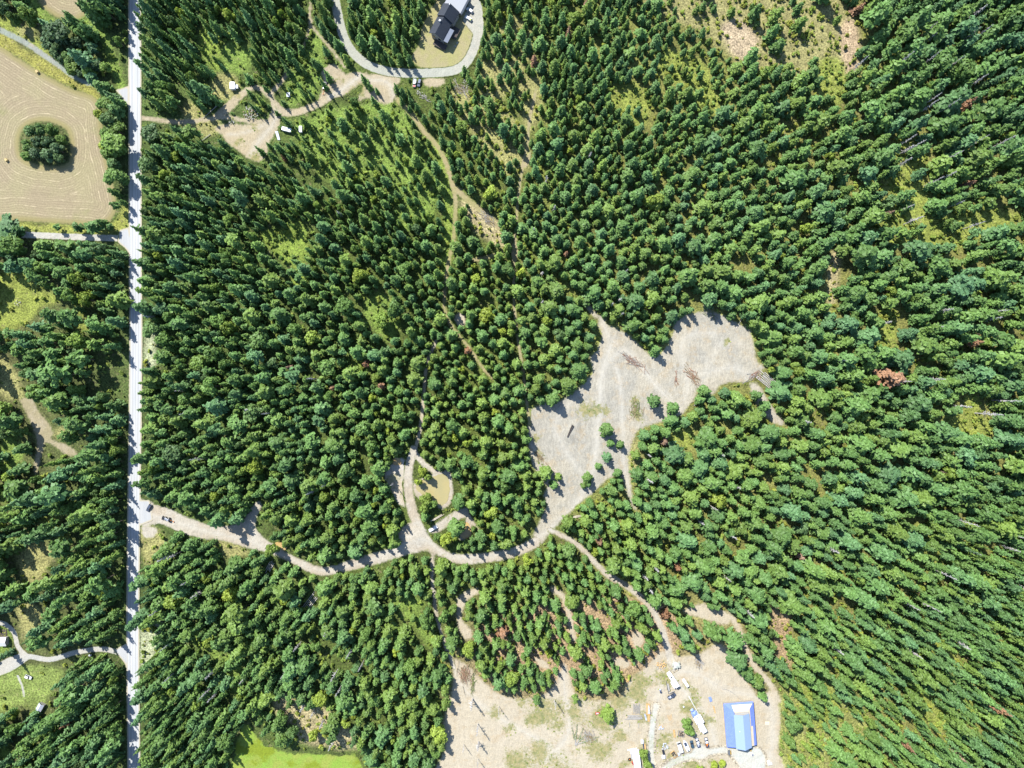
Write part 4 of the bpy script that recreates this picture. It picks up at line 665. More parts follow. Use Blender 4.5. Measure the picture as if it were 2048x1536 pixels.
m = NT('grey_metal_roof'); tc = m.n('ShaderNodeTexCoord').outputs['Object']; wv = m.n('ShaderNodeTexWave', wave_type='BANDS', bands_direction='X'); m.put(wv.inputs[0], tc); wv.inputs['Scale'].default_value = 1.2; M['greymetal'] = m.done(m.scale((0.127, 0.135, 0.152), m.ramp(wv.outputs[1], .1, .9, .93, 1.05)), .5, None, .2)
m = NT('blue_metal_roof'); tc = m.n('ShaderNodeTexCoord').outputs['Object']; wv = m.n('ShaderNodeTexWave', wave_type='BANDS', bands_direction='Y'); m.put(wv.inputs[0], tc); wv.inputs['Scale'].default_value = 1.0; M['bluemetal'] = m.done(m.scale((0.193, 0.258, 0.357), m.ramp(wv.outputs[1], .05, .9, .93, 1.03)), .5, None, .1)
m = NT('blue_roof_underlay'); tc = m.n('ShaderNodeTexCoord').outputs['Object']; bk = m.n('ShaderNodeTexBrick'); m.put(bk.inputs[0], tc); bk.inputs['Scale'].default_value = .55; bk.inputs['Mortar Size'].default_value = .06; bk.inputs['Color1'].default_value = (.125, .175, .44, 1); bk.inputs['Color2'].default_value = (.145, .195, .46, 1); bk.inputs['Mortar'].default_value = (.085, .13, .38, 1); M['underlay'] = m.done(m.scale(bk.outputs[0], m.ramp(m.noise(.7, 3), .3, .7, .92, 1.06)), .55)

def wheels(t, xs, hy, r=.36, w_=.25):
    for x in xs:
        for sy in (-1, 1): G().tube((x, sy*hy-w_/2, r), (x, sy*hy+w_/2, r), r, k=12).build('wheel', M['tyre'], t)
def cabin(t, x0, x1, y, z0, z1, paint_, rake=(.25, .55), side=.16, roofmat=None):
    a = [(x0, -y, z0), (x1, -y, z0), (x1, y, z0), (x0, y, z0)]; b = [(x0+rake[0], -y+side, z1), (x1-rake[1], -y+side, z1), (x1-rake[1], y-side, z1), (x0+rake[0], y-side, z1)]
    G().quad(a[1], a[2], b[2], b[1]).build('windscreen', M['glass'], t); G().quad(a[3], a[0], b[0], b[3]).build('rear_window', M['glass'], t)
    for s_ in ((0, 1), (2, 3)): G().quad(a[s_[0]], a[s_[1]], b[s_[1]], b[s_[0]]).build('side_window', M['glass'], t)
    G().box(((b[0][0]+b[1][0])/2, 0, z1+.03), (b[1][0]-b[0][0]+.06, 2*(y-side)+.04, .07)).build('roof', M[roofmat or paint_], t, .02)
def car(kind, label, u, v, front, col, L_=4.8, W_=1.9, roof=None, hood=None, cargo=None, group=None):
    t = thing('pickup_truck' if kind == 'pickup' else 'suv' if kind == 'suv' else 'car', label, 'pickup' if kind == 'pickup' else 'car', u, v, front, .8, group); h = L_/2; y = W_/2
    g = G()
    if kind == 'pickup':
        g.loft([(-h*.02, y, .42, 1.02, y*.95), (h*.48, y, .42, 1.04, y*.95), (h*.9, y*.97, .42, .98, y*.88), (h, y*.88, .45, .85, y*.78)])
        b = G().box((-h*.5, 0, .62), (h*.98, W_*.96, .12))
        for sy in (-1, 1): b.box((-h*.5, sy*(y-.06), .86), (h*.98, .12, .42))
        b.box((-h+.08, 0, .86), (.12, W_*.88, .42)); b.build('cargo_bed', M[col], t); cabin(t, -h*.05, h*.55, y*.92, 1.0, 1.72, col, (.12, .5), .16, roof)
        if cargo:
            c = G(); q = random.Random(3)
            for i in range(7): c.box((-h*.5+q.uniform(-.8, .8), q.uniform(-.5, .5), .85+q.random()*.2), (q.uniform(.3, .8), q.uniform(.3, .6), q.uniform(.2, .45)), q.random()*3)
            c.build('cargo', M[cargo], t)
    else:
        g.loft([(-h, y*.86, .45, .88, y*.76), (-h*.9, y*.97, .40, .98, y*.88), (0, y, .38, 1.0, y*.93), (h*.42, y, .38, 1.0, y*.92), (h*.88, y*.95, .40, .88, y*.84), (h, y*.84, .45, .74, y*.72)])
        if kind == 'suv': cabin(t, -h*.92, h*.42, y*.92, .98, 1.70, col, (.3, .6), .18, roof)
        else: cabin(t, -h*.62, h*.42, y*.90, .96, 1.45, col, (.65, .75), .2, roof)
    g.build('body', M[col], t, .05)
    if hood: G().box((h*.70, 0, 1.02), (h*.42, W_*.72, .05)).build('hood', M[hood], t, .02)
    wheels(t, (-h*.60, h*.62), y-.12); return t
car('suv', 'white suv parked beside the grey garage of the black-roofed house', 939.5, 21, (-.80, -.6), 'white', 4.9, 2.0)
car('suv', 'white car with a lime green rear window cover on the house driveway', 937.2, 37.5, (-.80, -.6), 'white', 4.9, 2.0)
p = [o for o in C.objects if o.name.startswith('suv')][-1]; G().box((-1.5, .1, 1.80), (.9, 1.1, .04), .2).build('sunshade', plain('lime_cover', (.36, .50, .08)), p)
car('pickup', 'silver pickup with a red front parked on grass below the loop drive', 829, 166.3, (-.1, 1), 'silver', 5.2, 1.95, hood='red')
car('suv', 'dark blue rounded car parked beside the silver pickup with red front', 838.6, 166, (-.28, 1), 'slate', 4.8, 1.95)
car('suv', 'dark suv parked at the mouth of the dirt road by the gravel road', 298.4, 1015.5, (-.5, .86), 'slate', 4.9, 2.0)
car('pickup', 'white pickup parked on the dirt lane beside the muddy ponds', 866.5, 1057, (-.86, .5), 'white', 5.7, 2.0)
car('pickup', 'grey pickup with pale bed parked near the white motorhome', 1343.3, 1392, (.87, -.5), 'slate', 5.5, 2.0, cargo='tarpgrey')
car('suv', 'small dark teal suv in the vehicle row, left of the white-hooded pickup', 1383.8, 1488, (-.22, -1), 'teal', 4.6, 1.9)
car('pickup', 'dark pickup with white hood and white roof in the vehicle row', 1395.5, 1485, (-.3, -1), 'navy', 5.9, 2.0, roof='white', hood='white', cargo='tarpgrey')
car('pickup', 'dark pickup with white roof and colourful cargo, rightmost in the vehicle row', 1413, 1484.5, (-.2, -1), 'navy', 6.0, 2.0, roof='white', hood='white', cargo='orange')

def camper(label, u, v, front, L_, W_, hgt, slides=(), vents=(), nose=.6, name='motorhome', col='white', group=None):
    t = thing(name, label, 'camper' if name != 'trailer' else 'trailer', u, v, front, hgt, group); h = L_/2
    G().loft([(-h, W_/2, .55, hgt, W_/2*.97), (h-nose*1.6, W_/2, .55, hgt, W_/2*.97), (h-nose*.5, W_/2*.97, .55, hgt-.12, W_/2*.9), (h, W_/2*.8, .6, hgt-.55, W_/2*.7)]).build('body', M[col], t, .05)
    for x, sy, l, d in slides: G().box((x, sy*(W_/2+d/2-.05), (hgt+.6)/2), (l, d+.1, hgt-.9)).build('slide_out', M[col], t, .03)
    for x, y, a, b, mt in vents: G().box((x, y, hgt+.08), (a, b, .16)).build('roof_vent', M[mt], t, .02)
    wheels(t, (-h*.35, -h*.15), W_/2-.15, .4); return t
camper('long white motorhome with slide-out and dark roof vents in the yard', 1347, 1361, (-.55, -.84), 10.4, 2.7, 3.4, ((-2.6, 1, 3.6, 1.0),), ((2.3, .1, .7, 1.3, 'glass'), (-.5, 0, .6, .5, 'slate'), (-3.1, .2, .6, .5, 'slate'), (-5.0, 0, .4, 2.2, 'black')))
camper('largest white motorhome with slide-outs, beside the round green trees', 1402, 1449, (.47, .88), 11.8, 3.0, 3.5, ((-2.6, 1, 4.6, 1.1), (-3.0, -1, 3.6, .9), (2.2, -1, 3.4, .7)), ((-5.2, .2, .35, 1.3, 'slate'), (-1, 0, 1.0, .8, 'offwhite'), (2.5, 0, .8, .7, 'offwhite')))
camper('narrow white cargo trailer parked beside the long white motorhome', 1371.5, 1366.5, (-.55, -.84), 5.2, 1.7, 2.4, (), (), .2, 'trailer')
camper('pale grey enclosed trailer with black front in the vehicle row', 1360.5, 1496, (-.3, -1), 6.2, 2.5, 2.6, (), ((2.9, 0, .9, 2.1, 'black'),), .2, 'trailer', 'offwhite')
camper('long white trailer home at the bottom edge beside leafy trees', 1274, 1522, (-.12, -1), 12.0, 4.2, 3.2, (), ((2, 0, .8, .8, 'offwhite'),), .2, 'trailer')
camper('white box trailer with bluish rim parked in grass by the dirt yard', 464.5, 170.5, (0, -1), 4.6, 3.0, 3.0, (), ((0, 0, 2.6, 2.2, 'offwhite'),), .5, 'trailer')
camper('small white trailer close beside the white box trailer', 473.2, 173, (0, -1), 2.3, 1.7, 2.0, (), (), .2, 'trailer')
camper('white trailer half hidden under trees below the dirt road', 572.5, 258.5, (-.96, -.25), 6.0, 2.3, 2.5, (), (), .2, 'trailer')
camper('short white trailer among trees right of the dirt yard', 601, 258, (0, -1), 4.0, 1.9, 2.2, (), (), .2, 'trailer')
# white motorboat
t = thing('motorboat', 'white motorboat with dark open cockpit in the vehicle row', 'boat', 1372.3, 1491, (-.42, -.91), 1.2)
G().loft([(-3.7, .8, .6, 1.3, .85), (-2.8, 1.1, .5, 1.45, 1.15), (0, 1.25, .45, 1.5, 1.3), (2.0, 1.1, .5, 1.6, 1.2), (3.2, .6, .7, 1.65, .75), (3.8, .15, .95, 1.65, .2)]).build('hull', M['white'], t, .05)
G().box((1.0, 0, 1.62), (2.2, 1.6, .12)).build('cockpit', M['slate'], t, .03); G().box((2.2, 0, 1.8), (.15, 1.5, .4)).build('windscreen', M['glass'], t); G().box((-3.0, 0, 1.62), (.6, .5, .25)).build('engine_cover', M['slate'], t, .03); wheels(t, (-1.0,), 1.1)
# small dark quad and the thin-framed equipment trailer
t = thing('quad_bike', 'small dark quad bike with pale rear rack left of the grey pickup', 'quad bike', 1321.2, 1382.5, (.3, 1), .6)
G().loft([(-1.0, .5, .4, .8, .4), (-.2, .35, .4, .9, .3), (.9, .5, .4, .95, .4), (1.2, .35, .45, .8, .3)]).build('body', M['navy'], t, .04); G().box((-1.2, 0, .95), (.8, 1.1, .08)).build('rack', M['tarpgrey'], t); wheels(t, (-.8, .8), .55, .3, .25)
t = thing('equipment_trailer', 'thin dark framed trailer with pale deck and folded boom', 'trailer', 1336, 1373, (-.2, -1), .5)
G().box((-.6, .6, .7), (7.6, .22, .2)).box((3.4, .6, .75), (2.0, .16, .16)).build('frame', M['steel'], t); G().box((-.4, -.15, .8), (4.8, 1.0, .14)).build('deck', M['oldwood'], t); G().tube((-4.2, .2, .9), (-3.2, -3.2, 1.1), .18).build('boom', M['steel'], t); wheels(t, (-1.5,), .7)
# tractor loader at the road and red digger in the dirt yard
def loader(label, u, v, front, bodymat, name):
    t = thing(name, label, 'tractor', u, v, front, 1.2)
    G().loft([(-1.6, .75, .8, 1.5, .65), (-.2, .8, .8, 1.6, .7), (1.2, .6, .8, 1.45, .5), (1.9, .5, .85, 1.3, .4)]).build('body', M[bodymat], t, .04); cabin(t, -1.4, .4, .8, 1.5, 2.5, 'silver', (.1, .2), .1)
    b = G()
    for sy in (-1, 1): b.box((2.0, sy*.6, 1.0), (2.2, .14, .18))
    b.build('arm', M['steel'], t); G().box((3.3, 0, .55), (.7, 2.3, .7)).build('bucket', M['black'], t, .03); G().tube((-1.8, 0, 1.0), (-2.9, .1, 1.7), .14).tube((-2.9, .1, 1.7), (-3.8, .7, .7), .12).box((-3.9, .7, .5), (.5, .6, .5)).build('backhoe_arm', M['orange'], t)
    for x, r in ((-1.0, .65), (1.4, .5)):
        for sy in (-1, 1): G().tube((x, sy*.95-.2, r), (x, sy*.95+.2, r), r, k=12).build('wheel', M['tyre'], t)
loader('grey backhoe loader with black bucket on the dirt road entrance', 335, 1038.5, (-.95, -.25), 'silver', 'backhoe_loader')
loader('red tractor at the edge of the sandy patch under tall trees', 649.5, 175, (.1, -1), 'red', 'tractor')

# ------------------------------------------------------------------ the blue-roofed house being built
t = thing('blue_roofed_house', 'large unfinished house with blue metal roof and bare plywood strips', 'house', 1480.3, 1449, (1, -.077), 3.4, lift=.1)
zl, zu = 3.2, 5.1
A_, B_, C_, D_ = Vector((-9.2, 13.4, zl)), Vector((9.2, 13.4, zl)), Vector((9.2, -13.4, zl)), Vector((-9.2, -13.4, zl)); a_, b_, c_, d_ = Vector((-3.6, 8.6, zu)), Vector((5.0, 8.6, zu)), Vector((5.0, -13.0, zu)), Vector((-3.6, -13.2, zu))
G().box((0, .2, 1.6), (17.4, 25.6, 3.2)).box((.7, -2.2, 4.6), (8.4, 21.2, 2.6)).build('wall', M['siding'], t)
g = G().quad(A_, D_, d_, a_).quad(B_, A_, a_, b_).quad(C_, B_, b_, c_); dz = Vector((0, 0, -.18)); g.quad(D_, A_, A_+dz, D_+dz).quad(A_, B_, B_+dz, A_+dz).quad(B_, C_, C_+dz, B_+dz).quad(D_, D_+dz, C_+dz, C_).build('porch_roof', M['underlay'], t, label='lower roof wrapped in blue underlay')
up = Vector((0, 0, .06)); lp = lambda p, q, f: p+(q-p)*f
n1, n2 = lp(lp(A_, a_, .2), lp(B_, b_, .2), .22), lp(B_, b_, .30); e1 = lp(lp(A_, a_, .20), lp(B_, b_, .20), .98); n2 = lp(B_, b_, .22)
G().quad(n1+up, lp(A_, a_, 1)+up, b_+up, n2+up).quad(n2+up+Vector((-.5, 0, .1)), b_+up, c_+up, lp(C_, c_, .40)+up).box((1.0, 7.2, zu+.06), (8.2, 3.4, .06)).build('roof_sheathing', M['paleply'], t, label='bare plywood strip along the top and right roof edges')
r0, r1 = Vector((.9, 7.4, 7.7)), Vector((.9, -14.0, 7.7)); w0, w1 = Vector((-4.2, 7.4, 5.7)), Vector((-4.2, -13.6, 5.7)); q0, q1 = Vector((5.4, 7.4, 5.75)), Vector((5.4, -13.4, 5.75)); th = Vector((0, 0, -.2))
g = G().quad(w0, w1, r1, r0).quad(r0, r1, q1, q0).quad(w0+th, r0+th, r1+th, w1+th).quad(r0+th, q0+th, q1+th, r1+th).quad(w1, w1+th, r1+th, r1).quad(r1, r1+th, q1+th, q1).quad(w0, r0, r0+th, w0+th).quad(r0, q0, q0+th, r0+th).quad(w0, w0+th, w1+th, w1).quad(q0, q1, q1+th, q0+th); rf = g.build('main_roof', M['bluemetal'], t)
G().box((-1.6, -2.6, 6.85), (.4, .4, .5)).build('vent', M['tarpwhite'], rf); G().quad((-4.0, -13.1, 5.6), (5.2, -13.1, 5.6), (.9, -13.1, 7.5)).quad((5.2, 7.2, 5.6), (-4.0, 7.2, 5.6), (.9, 7.2, 7.5)).build('gable', M['siding'], t)
for x in (-5.5, -1.5, 3, 6.5): G().box((x, -12.75, 1.6), (1.4, .1, 1.3)).build('window', M['glass'], t)
# ------------------------------------------------------------------ the black-roofed house and its garage
t = thing('black_roofed_house', 'large house with black shingled gable roofs inside the loop driveway', 'house', 880.6, 47.3, (.88, .47), 10.4, lift=.1); t.scale = (1.06, 1.06, 1.3)
def gable(rx, y0, y1, zr, xw, zw, xe, ze, name, mat, th=.22):
    g = G(); R0, R1 = Vector((rx, y0, zr)), Vector((rx, y1, zr)); P0, P1 = Vector((xw, y0, zw)), Vector((xw, y1, zw)); Q0, Q1 = Vector((xe, y0, ze)), Vector((xe, y1, ze)); d = Vector((0, 0, -th))
    g.quad(P0, R0, R1, P1).quad(R0, Q0, Q1, R1).quad(P0+d, P1+d, R1+d, R0+d).quad(R0+d, R1+d, Q1+d, Q0+d).quad(P0, P0+d, R0+d, R0).quad(R0, R0+d, Q0+d, Q0).quad(R1, R1+d, P1+d, P1).quad(Q1, Q1+d, R1+d, R1).quad(P1, P1+d, P0+d, P0).quad(Q0, Q0+d, Q1+d, Q1)
    return g.build(name, M[mat], t)
G().box((.4, -.2, 2.4), (7.6, 11.0, 4.8)).box((.6, 8.6, 2.7), (8.6, 7.0, 5.4)).quad((-3.4, -5.7, 4.8), (4.2, -5.7, 4.8), (0, -5.7, 7.6)).quad((-3.7, 5.1, 5.4), (4.9, 5.1, 5.4), (0, 5.1, 8.2)).quad((-3.4, 5.3, 4.8), (4.2, 5.3, 4.8), (0, 5.3, 7.6)).build('wall', M['siding'], t)
rf = gable(0, -6.4, 5.6, 8.0, -4.6, 4.9, 4.7, 5.0, 'main_roof', 'shingle'); G().box((-.9, 1.2, 8.0), (.9, 1.0, 1.6)).build('chimney', M['offwhite'], rf)
gable(0, 4.6, 12.4, 8.9, -5.0, 5.5, 5.6, 5.2, 'wing_roof', 'shingle'); G().box((-.1, 11.6, 9.0), (.5, .5, .8)).build('chimney', M['offwhite'], t)
g = G(); g.box((6.0, -2.2, 4.55), (3.2, 8.2, .2)).build('porch_roof', M['slate'], t); G().box((6.4, 2.5, 1.2), (6.2, 6.6, .25)).box((3, -7.6, 1.1), (8.0, 3.4, .25)).build('deck', M['soil'], t)
for y in (-4, 0, 3.5): G().box((4.25, y, 2.6), (.1, 1.6, 1.3)).build('window', M['glass'], t)
for x in (-1.8, 1.8): G().box((x, -5.76, 2.6), (1.6, .1, 1.4)).build('window', M['glass'], t)
t = thing('grey_roofed_garage', 'garage with plain light grey metal roof beside the black-roofed house', 'garage', 914.5, 2, (.88, .47), 5.0, lift=.1)
G().box((0, .4, 1.8), (10.6, 10.4, 3.6)).build('wall', M['siding'], t); gable(5.3, -6.0, 6.0, 5.2, -6.4, 4.7, 6.2, 4.6, 'roof', 'greymetal'); G().box((5.35, -1.5, 1.4), (.1, 4.6, 2.6)).build('door', M['offwhite'], t)
for u, v, lb in ((914.4, 86.5, 'upper pale septic lid in the green patch beside the house'), (910.8, 92.6, 'lower pale septic lid in the green patch beside the house')):
    t = thing('septic_lid', lb, 'lid', u, v, lift=.15); G().tube((0, 0, 0), (0, 0, .25), .55, .5, 14).tube((0, 0, .25), (0, 0, .32), .2, .18, 10).build('cover', M['stone'], t)
# ------------------------------------------------------------------ lower-left cabins
def shed(name, label, u, v, front, a, b, zr, ze, mat, wallm='siding', cat='shed', h=3):
    t = thing(name, label, cat, u, v, front, h, lift=.1); G().box((0, 0, ze/2), (a*.9, b*.92, ze)).build('wall', M[wallm], t)
    g = G(); y = b/2
    for s_ in (-1, 1): g.add([(-a/2, 0, zr), (a/2, 0, zr), (a/2, s_*y, ze), (-a/2, s_*y, ze), (-a/2, 0, zr-.15), (a/2, 0, zr-.15), (a/2, s_*y, ze-.15), (-a/2, s_*y, ze-.15)], [(0, 1, 2, 3), (7, 6, 5, 4), (0, 4, 5, 1), (1, 5, 6, 2), (2, 6, 7, 3), (3, 7, 4, 0)])
    g.build('roof', M[mat], t); G().box((a*.45+.03, 0, 1), (.08, 1.0, 2.0)).build('door', M['oldwood'], t); return t
shed('cabin', 'cabin with pale metal roof beside a vegetable garden at the left edge', 3, 1284, (1, -.03), 5.6, 5.4, 4.0, 2.8, 'offwhite', cat='cabin')
shed('garden_shed', 'grey-roofed garden shed in the lower left yard under pines', 78, 1416, (-.5, .87), 4.6, 3.6, 3.2, 2.3, 'tarpgrey')
t = thing('shed_ramp', 'narrow grey plank ramp leading down from the garden shed', 'ramp', 75.6, 1429, (-.3, 1), 0); G().box((0, 0, .15), (3.0, 1.1, .2)).build('planks', M['oldwood'], t)
car('suv', 'white car parked on grass in the lower left yard', 57, 1354, (.9, .4), 'white', 4.2, 1.9)
t = thing('vegetable_garden', 'small fenced vegetable garden with green rows beside the cabin', 'garden', 4, 1268, (1, 0), 0, lift=.1)
G().box((0, 0, .1), (6.4, 6.0, .25)).build('bed', M['soil'], t); q = random.Random(5); g = G()
for i in range(60): g.rock((q.uniform(-2.8, 2.8), round(q.uniform(-2.6, 2.6)/.9)*.9, .35), q.uniform(.15, .35), i, .8)
g.build('plants', M['shrub'], t)
t = thing('roadside_box', 'small white box on a post where the forest lane leaves the road', 'box', 181, 1310, (1, 0), 1.0); G().box((0, 0, 1.1), (1.4, .9, .8)).build('body', M['white'], t, .05); G().box((-.4, 0, .35), (.12, .12, .7)).box((.4, 0, .35), (.12, .12, .7)).build('post', M['oldwood'], t)
# hay bales
for u, v, lb in ((75, 144, 'round hay bale near the upper edge of the mown field'), (13.5, 320.5, 'round hay bale at the left end of the mown field')):
    t = thing('hay_bale', lb, 'hay bale', u, v, (.6, .8), .6, 'hay bales on the mown field', .1); G().tube((-.8, 0, .85), (.8, 0, .85), .88, k=18).build('straw_roll', M['hay_straw'], t, .06)

# ------------------------------------------------------------------ yard clutter
def planks(name, label, u, v, front, n, L_, w_, mat, h=.3, gap=.05, seed=1, cat='lumber', rot=.03, layers=1):
    t = thing(name, label, cat, u, v, front, 0); q = random.Random(seed); g = G()
    for k in range(layers):
        for i in range(n): g.box((q.uniform(-.25, .25), (i-(n-1)/2)*(w_+gap), h*(k+.5)), (L_*q.uniform(.86, 1.05), w_, h*.9), q.uniform(-rot, rot))
    g.build('boards', M[mat], t); return t
def logs(name, label, u, v, front, n, L_, r, mat, seed=1, cat='logs', rot=.05, spread=1.0):
    t = thing(name, label, cat, u, v, front, 0); q = random.Random(seed); g = G()
    for i in range(n):
        y = (i-(n-1)/2)*2.2*r*spread; a = q.uniform(-rot, rot); l = L_/2*q.uniform(.75, 1.1); x = q.uniform(-.1, .1)*L_; z = r*q.uniform(.8, 1.4); g.tube((x-l*math.cos(a), y-l*math.sin(a), z), (x+l*math.cos(a), y+l*math.sin(a), z), r*1.1, r*.75, 7)
    g.build('trunks', M[mat], t); return t
logs('log_stack', 'grey weathered logs stacked crosswise below the upright log rows', 1269, 1434, (1, .05), 5, 9.6, .26, 'oldwood', 2); logs('log_stack', 'thin peeled logs laid in upright rows beside green weeds', 1273, 1417, (.05, 1), 9, 6.4, .17, 'oldwood', 3, spread=1.3)
logs('log_skids', 'two grey skid logs lying in the weeds under the log stack', 1268, 1449, (.04, 1), 2, 4.0, .16, 'oldwood', 4, spread=16)
planks('lumber_stack', 'orange lumber stack half covered by a grey tarp beside the drive', 1296, 1418, (0, 1), 6, 6.6, .32, 'lumber', .25, layers=3); t = thing('grey_tarp', 'pale grey tarp draped over the orange lumber stack', 'tarp', 1297, 1417.5, (.05, 1), 0, lift=1.05); G().loft([(-2.6, .25, 0, .12, .2), (-1, .5, 0, .2, .4), (1, .6, 0, .22, .5), (2.6, .8, 0, .12, .7)]).build('sheet', M['tarpgrey'], t)
planks('lumber_stack', 'long yellow boards stacked just below the tarp-covered lumber', 1297, 1435, (0, 1), 4, 4.8, .28, 'lumber', .22, layers=2); planks('grey_boards', 'short pile of grey boards left of the long yellow boards', 1291, 1434, (.25, 1), 3, 4.2, .3, 'tarpgrey', .2)
planks('loose_planks', 'loose orange planks scattered on grass in mid yard', 1340, 1435, (.2, 1), 4, 3.6, .2, 'lumber', .15, .5, rot=.15); planks('loose_planks', 'brown plank pile on bare soil left of the blue-roofed house', 1428.5, 1419, (.25, 1), 3, 4.6, .22, 'lumber', .15)
planks('lumber_stack', 'small orange lumber pile with one stick, left of the dark firewood crate', 1348.5, 1467, (.12, 1), 5, 4.6, .2, 'lumber', .18, layers=2)
planks('plywood_sheets', 'two pale plywood sheets lying right of the blue-roofed house', 1534.5, 1446, (1, 0), 2, 2.8, 1.1, 'paleply', .1, .02, cat='plywood')
def crate(label, u, v, front, a, b, rim, fill, seed):
    t = thing('wooden_crate', label, 'crate', u, v, front, 0); q = random.Random(seed); g = G().box((a/2, 0, .4), (.14, b, .8)).box((-a/2, 0, .4), (.14, b, .8)).box((0, b/2, .4), (a, .14, .8)).box((0, -b/2, .4), (a, .14, .8)); g.build('sides', M[rim], t); g = G()
    for i in range(26): g.box((q.uniform(-a/2+.3, a/2-.3), q.uniform(-b/2+.3, b/2-.3), q.uniform(.4, .8)), (q.uniform(.3, .8), q.uniform(.2, .4), .25), q.random()*3)
    g.build('contents', M[fill], t)
crate('square crate of dark charred wood beside the round green trees', 1362, 1466.5, (1, .15), 3.6, 3.4, 'oldwood', 'soil', 3); crate('tilted orange wooden box full of dark soil at the yard bottom', 1347.5, 1508, (.62, .78), 4.0, 2.8, 'lumber', 'soil', 5)
def heap(name, label, u, v, mat, r, n, seed, cat='pile', size=.5, flat=.5, mat2=None, mound=False):
    t = thing(name, label, cat, u, v, (1, 0), 0); q = random.Random(seed)
    if mound: G().rock((0, 0, 0), r*.92, seed, .42).build('mound', M[mat], t)
    for k, mm in enumerate([mat]+([mat2] if mat2 else [])):
        g = G()
        for i in range(n//(1+k)): a = q.random()*6.28; d = r*math.sqrt(q.random()); g.rock((d*math.cos(a), d*math.sin(a), .25+.5*(1-d/r)*r*.3), size*q.uniform(.5, 1.3), seed*99+i+k*50, flat)
        g.build(('heap', 'scraps')[k], M[mm], t)
    return t
heap('tarp_pile', 'grey tarps and orange board heaped left in the yard', 1321.5, 1454, 'tarpgrey', 1.6, 14, 4, mat2='lumber'); heap('tarp_pile', 'pale heap of metal sheets left of the vehicle row', 1329, 1493, 'tarpgrey', 2.2, 22, 5)
heap('gravel_pile', 'pale rounded gravel pile where the forest track enters the yard', 1350.5, 1327, 'palepile', 2.7, 60, 6, size=.3, mound=True); heap('rubble_pile', 'broad heap of grey rubble and scrap inside the dirt yard', 503, 227, 'stone', 4.6, 70, 7, size=.38, mat2='foliage_dry'); heap('slab_pile', 'orange slabwood scraps piled at the forest edge of the yard', 1322, 1330, 'lumber', 3.0, 40, 8, size=.4, mat2='stone'); planks('slab_pile', 'small orange board pile beside the last trees above the weeds', 1254, 1360, (1, .5), 5, 2.6, .35, 'lumber', .2, rot=.3, layers=2); heap('rock_pile', 'grey rocks heaped in brush below the parked cars', 838, 185, 'stone', 2.2, 24, 10, size=.3); heap('rock_pile', 'grey stones on the grass below the twin track', 463, 246, 'stone', 1.6, 18, 11, size=.3); heap('rock_pile', 'pale rocks in the meadow gap at the left edge', 36, 608, 'stone', 2.0, 14, 12, size=.35)
heap('rock_pile', 'grey stones near the two trees lying in brush right of the loop', 930, 168, 'stone', 3.2, 34, 13, size=.3)
t = thing('popup_canopy', 'larger blue pitched canopy at the head of the largest motorhome', 'canopy', 1389, 1428, (.45, .89), 2.6)
def tent(t, a, mat):
    g = G(); top = (0, 0, 3.1); c = [(-a, -a, 2.3), (a, -a, 2.3), (a, a, 2.3), (-a, a, 2.3)]
    for i in range(4): g.quad(c[i], c[(i+1) % 4], top)
    g.build('roof', M[mat], t)
    for x, y, z in c: G().tube((x*.97, y*.97, 0), (x*.97, y*.97, 2.3), .05).build('leg', M['steel'], t)
tent(t, 1.75, 'tarpblue'); t = thing('popup_canopy', 'smaller blue canopy next to the larger blue canopy', 'canopy', 1384.5, 1421, (.6, .8), 2.6); tent(t, 1.1, 'tarpblue')
def tarp(label, u, v, front, a, b, mat, lift=.3, name='tarp'):
    t = thing(name, label, 'tarp', u, v, front, 0, lift=lift); q = random.Random(int(u)); V = [(i*a/4-a/2, j*b/4-b/2, .12+q.random()*.18) for j in range(5) for i in range(5)]; G().add(V, [(j*5+i, j*5+i+1, j*5+i+6, j*5+i+5) for j in range(4) for i in range(4)]).add([(x, y, 0) for x, y, z in V], [(j*5+i+5, j*5+i+6, j*5+i+1, j*5+i) for j in range(4) for i in range(4)]).build('sheet', M[mat], t)
tarp('blue tarp lying alone on bare soil left of the blue-roofed house', 1420.5, 1398, (.35, 1), 3.0, 1.7, 'tarpblue')
def boxy(name, label, cat, u, v, front, d, mat, h=.5, part='body', lid=None):
    t = thing(name, label, cat, u, v, front, h); G().box((0, 0, d[2]/2), d).build(part, M[mat], t, .06); G().box((0, 0, d[2]+.04), (d[0]*.7, d[1]*.7, .08)).build('lid', M[lid or mat], t, .02); return t
boxy('storage_tank', 'white storage tank below the black trailer cover at left of yard', 'tank', 1326.5, 1512.5, (1, 0), (2.0, 2.0, 1.5), 'white'); boxy('covered_cart', 'narrow black covered cart above the white storage tank', 'cart', 1326.5, 1504, (.25, 1), (2.6, 1.2, 1.2), 'black'); boxy('storage_bin', 'pale grey bin between the tilted box and the enclosed trailer', 'bin', 1357.5, 1508, (.5, 1), (1.5, 1.3, 1.0), 'tarpgrey'); boxy('white_drum', 'lone small white drum on grass in mid yard', 'drum', 1367, 1413, (1, 0), (.8, .8, .9), 'white')
boxy('white_shed', 'small white shed at the head of the long trailer home', 'shed', 1265.5, 1503.5, (1, -.25), (3.2, 2.2, 2.4), 'white', 2.2); boxy('grey_lean_to', 'grey lean-to between the white shed and the trailer home', 'shed', 1266.5, 1514, (0, 1), (2.6, 1.8, 2.0), 'tarpgrey', 2); boxy('white_cabinet', 'white cabinet standing alone above the trailer home trees', 'cabinet', 1284, 1482.5, (0, 1), (2.2, 1.5, 1.4), 'white'); boxy('white_tank', 'white tank with dark fitting near the house corner by the drive', 'tank', 1504, 1508, (.4, 1), (1.3, 1.2, 1.2), 'white', lid='slate')
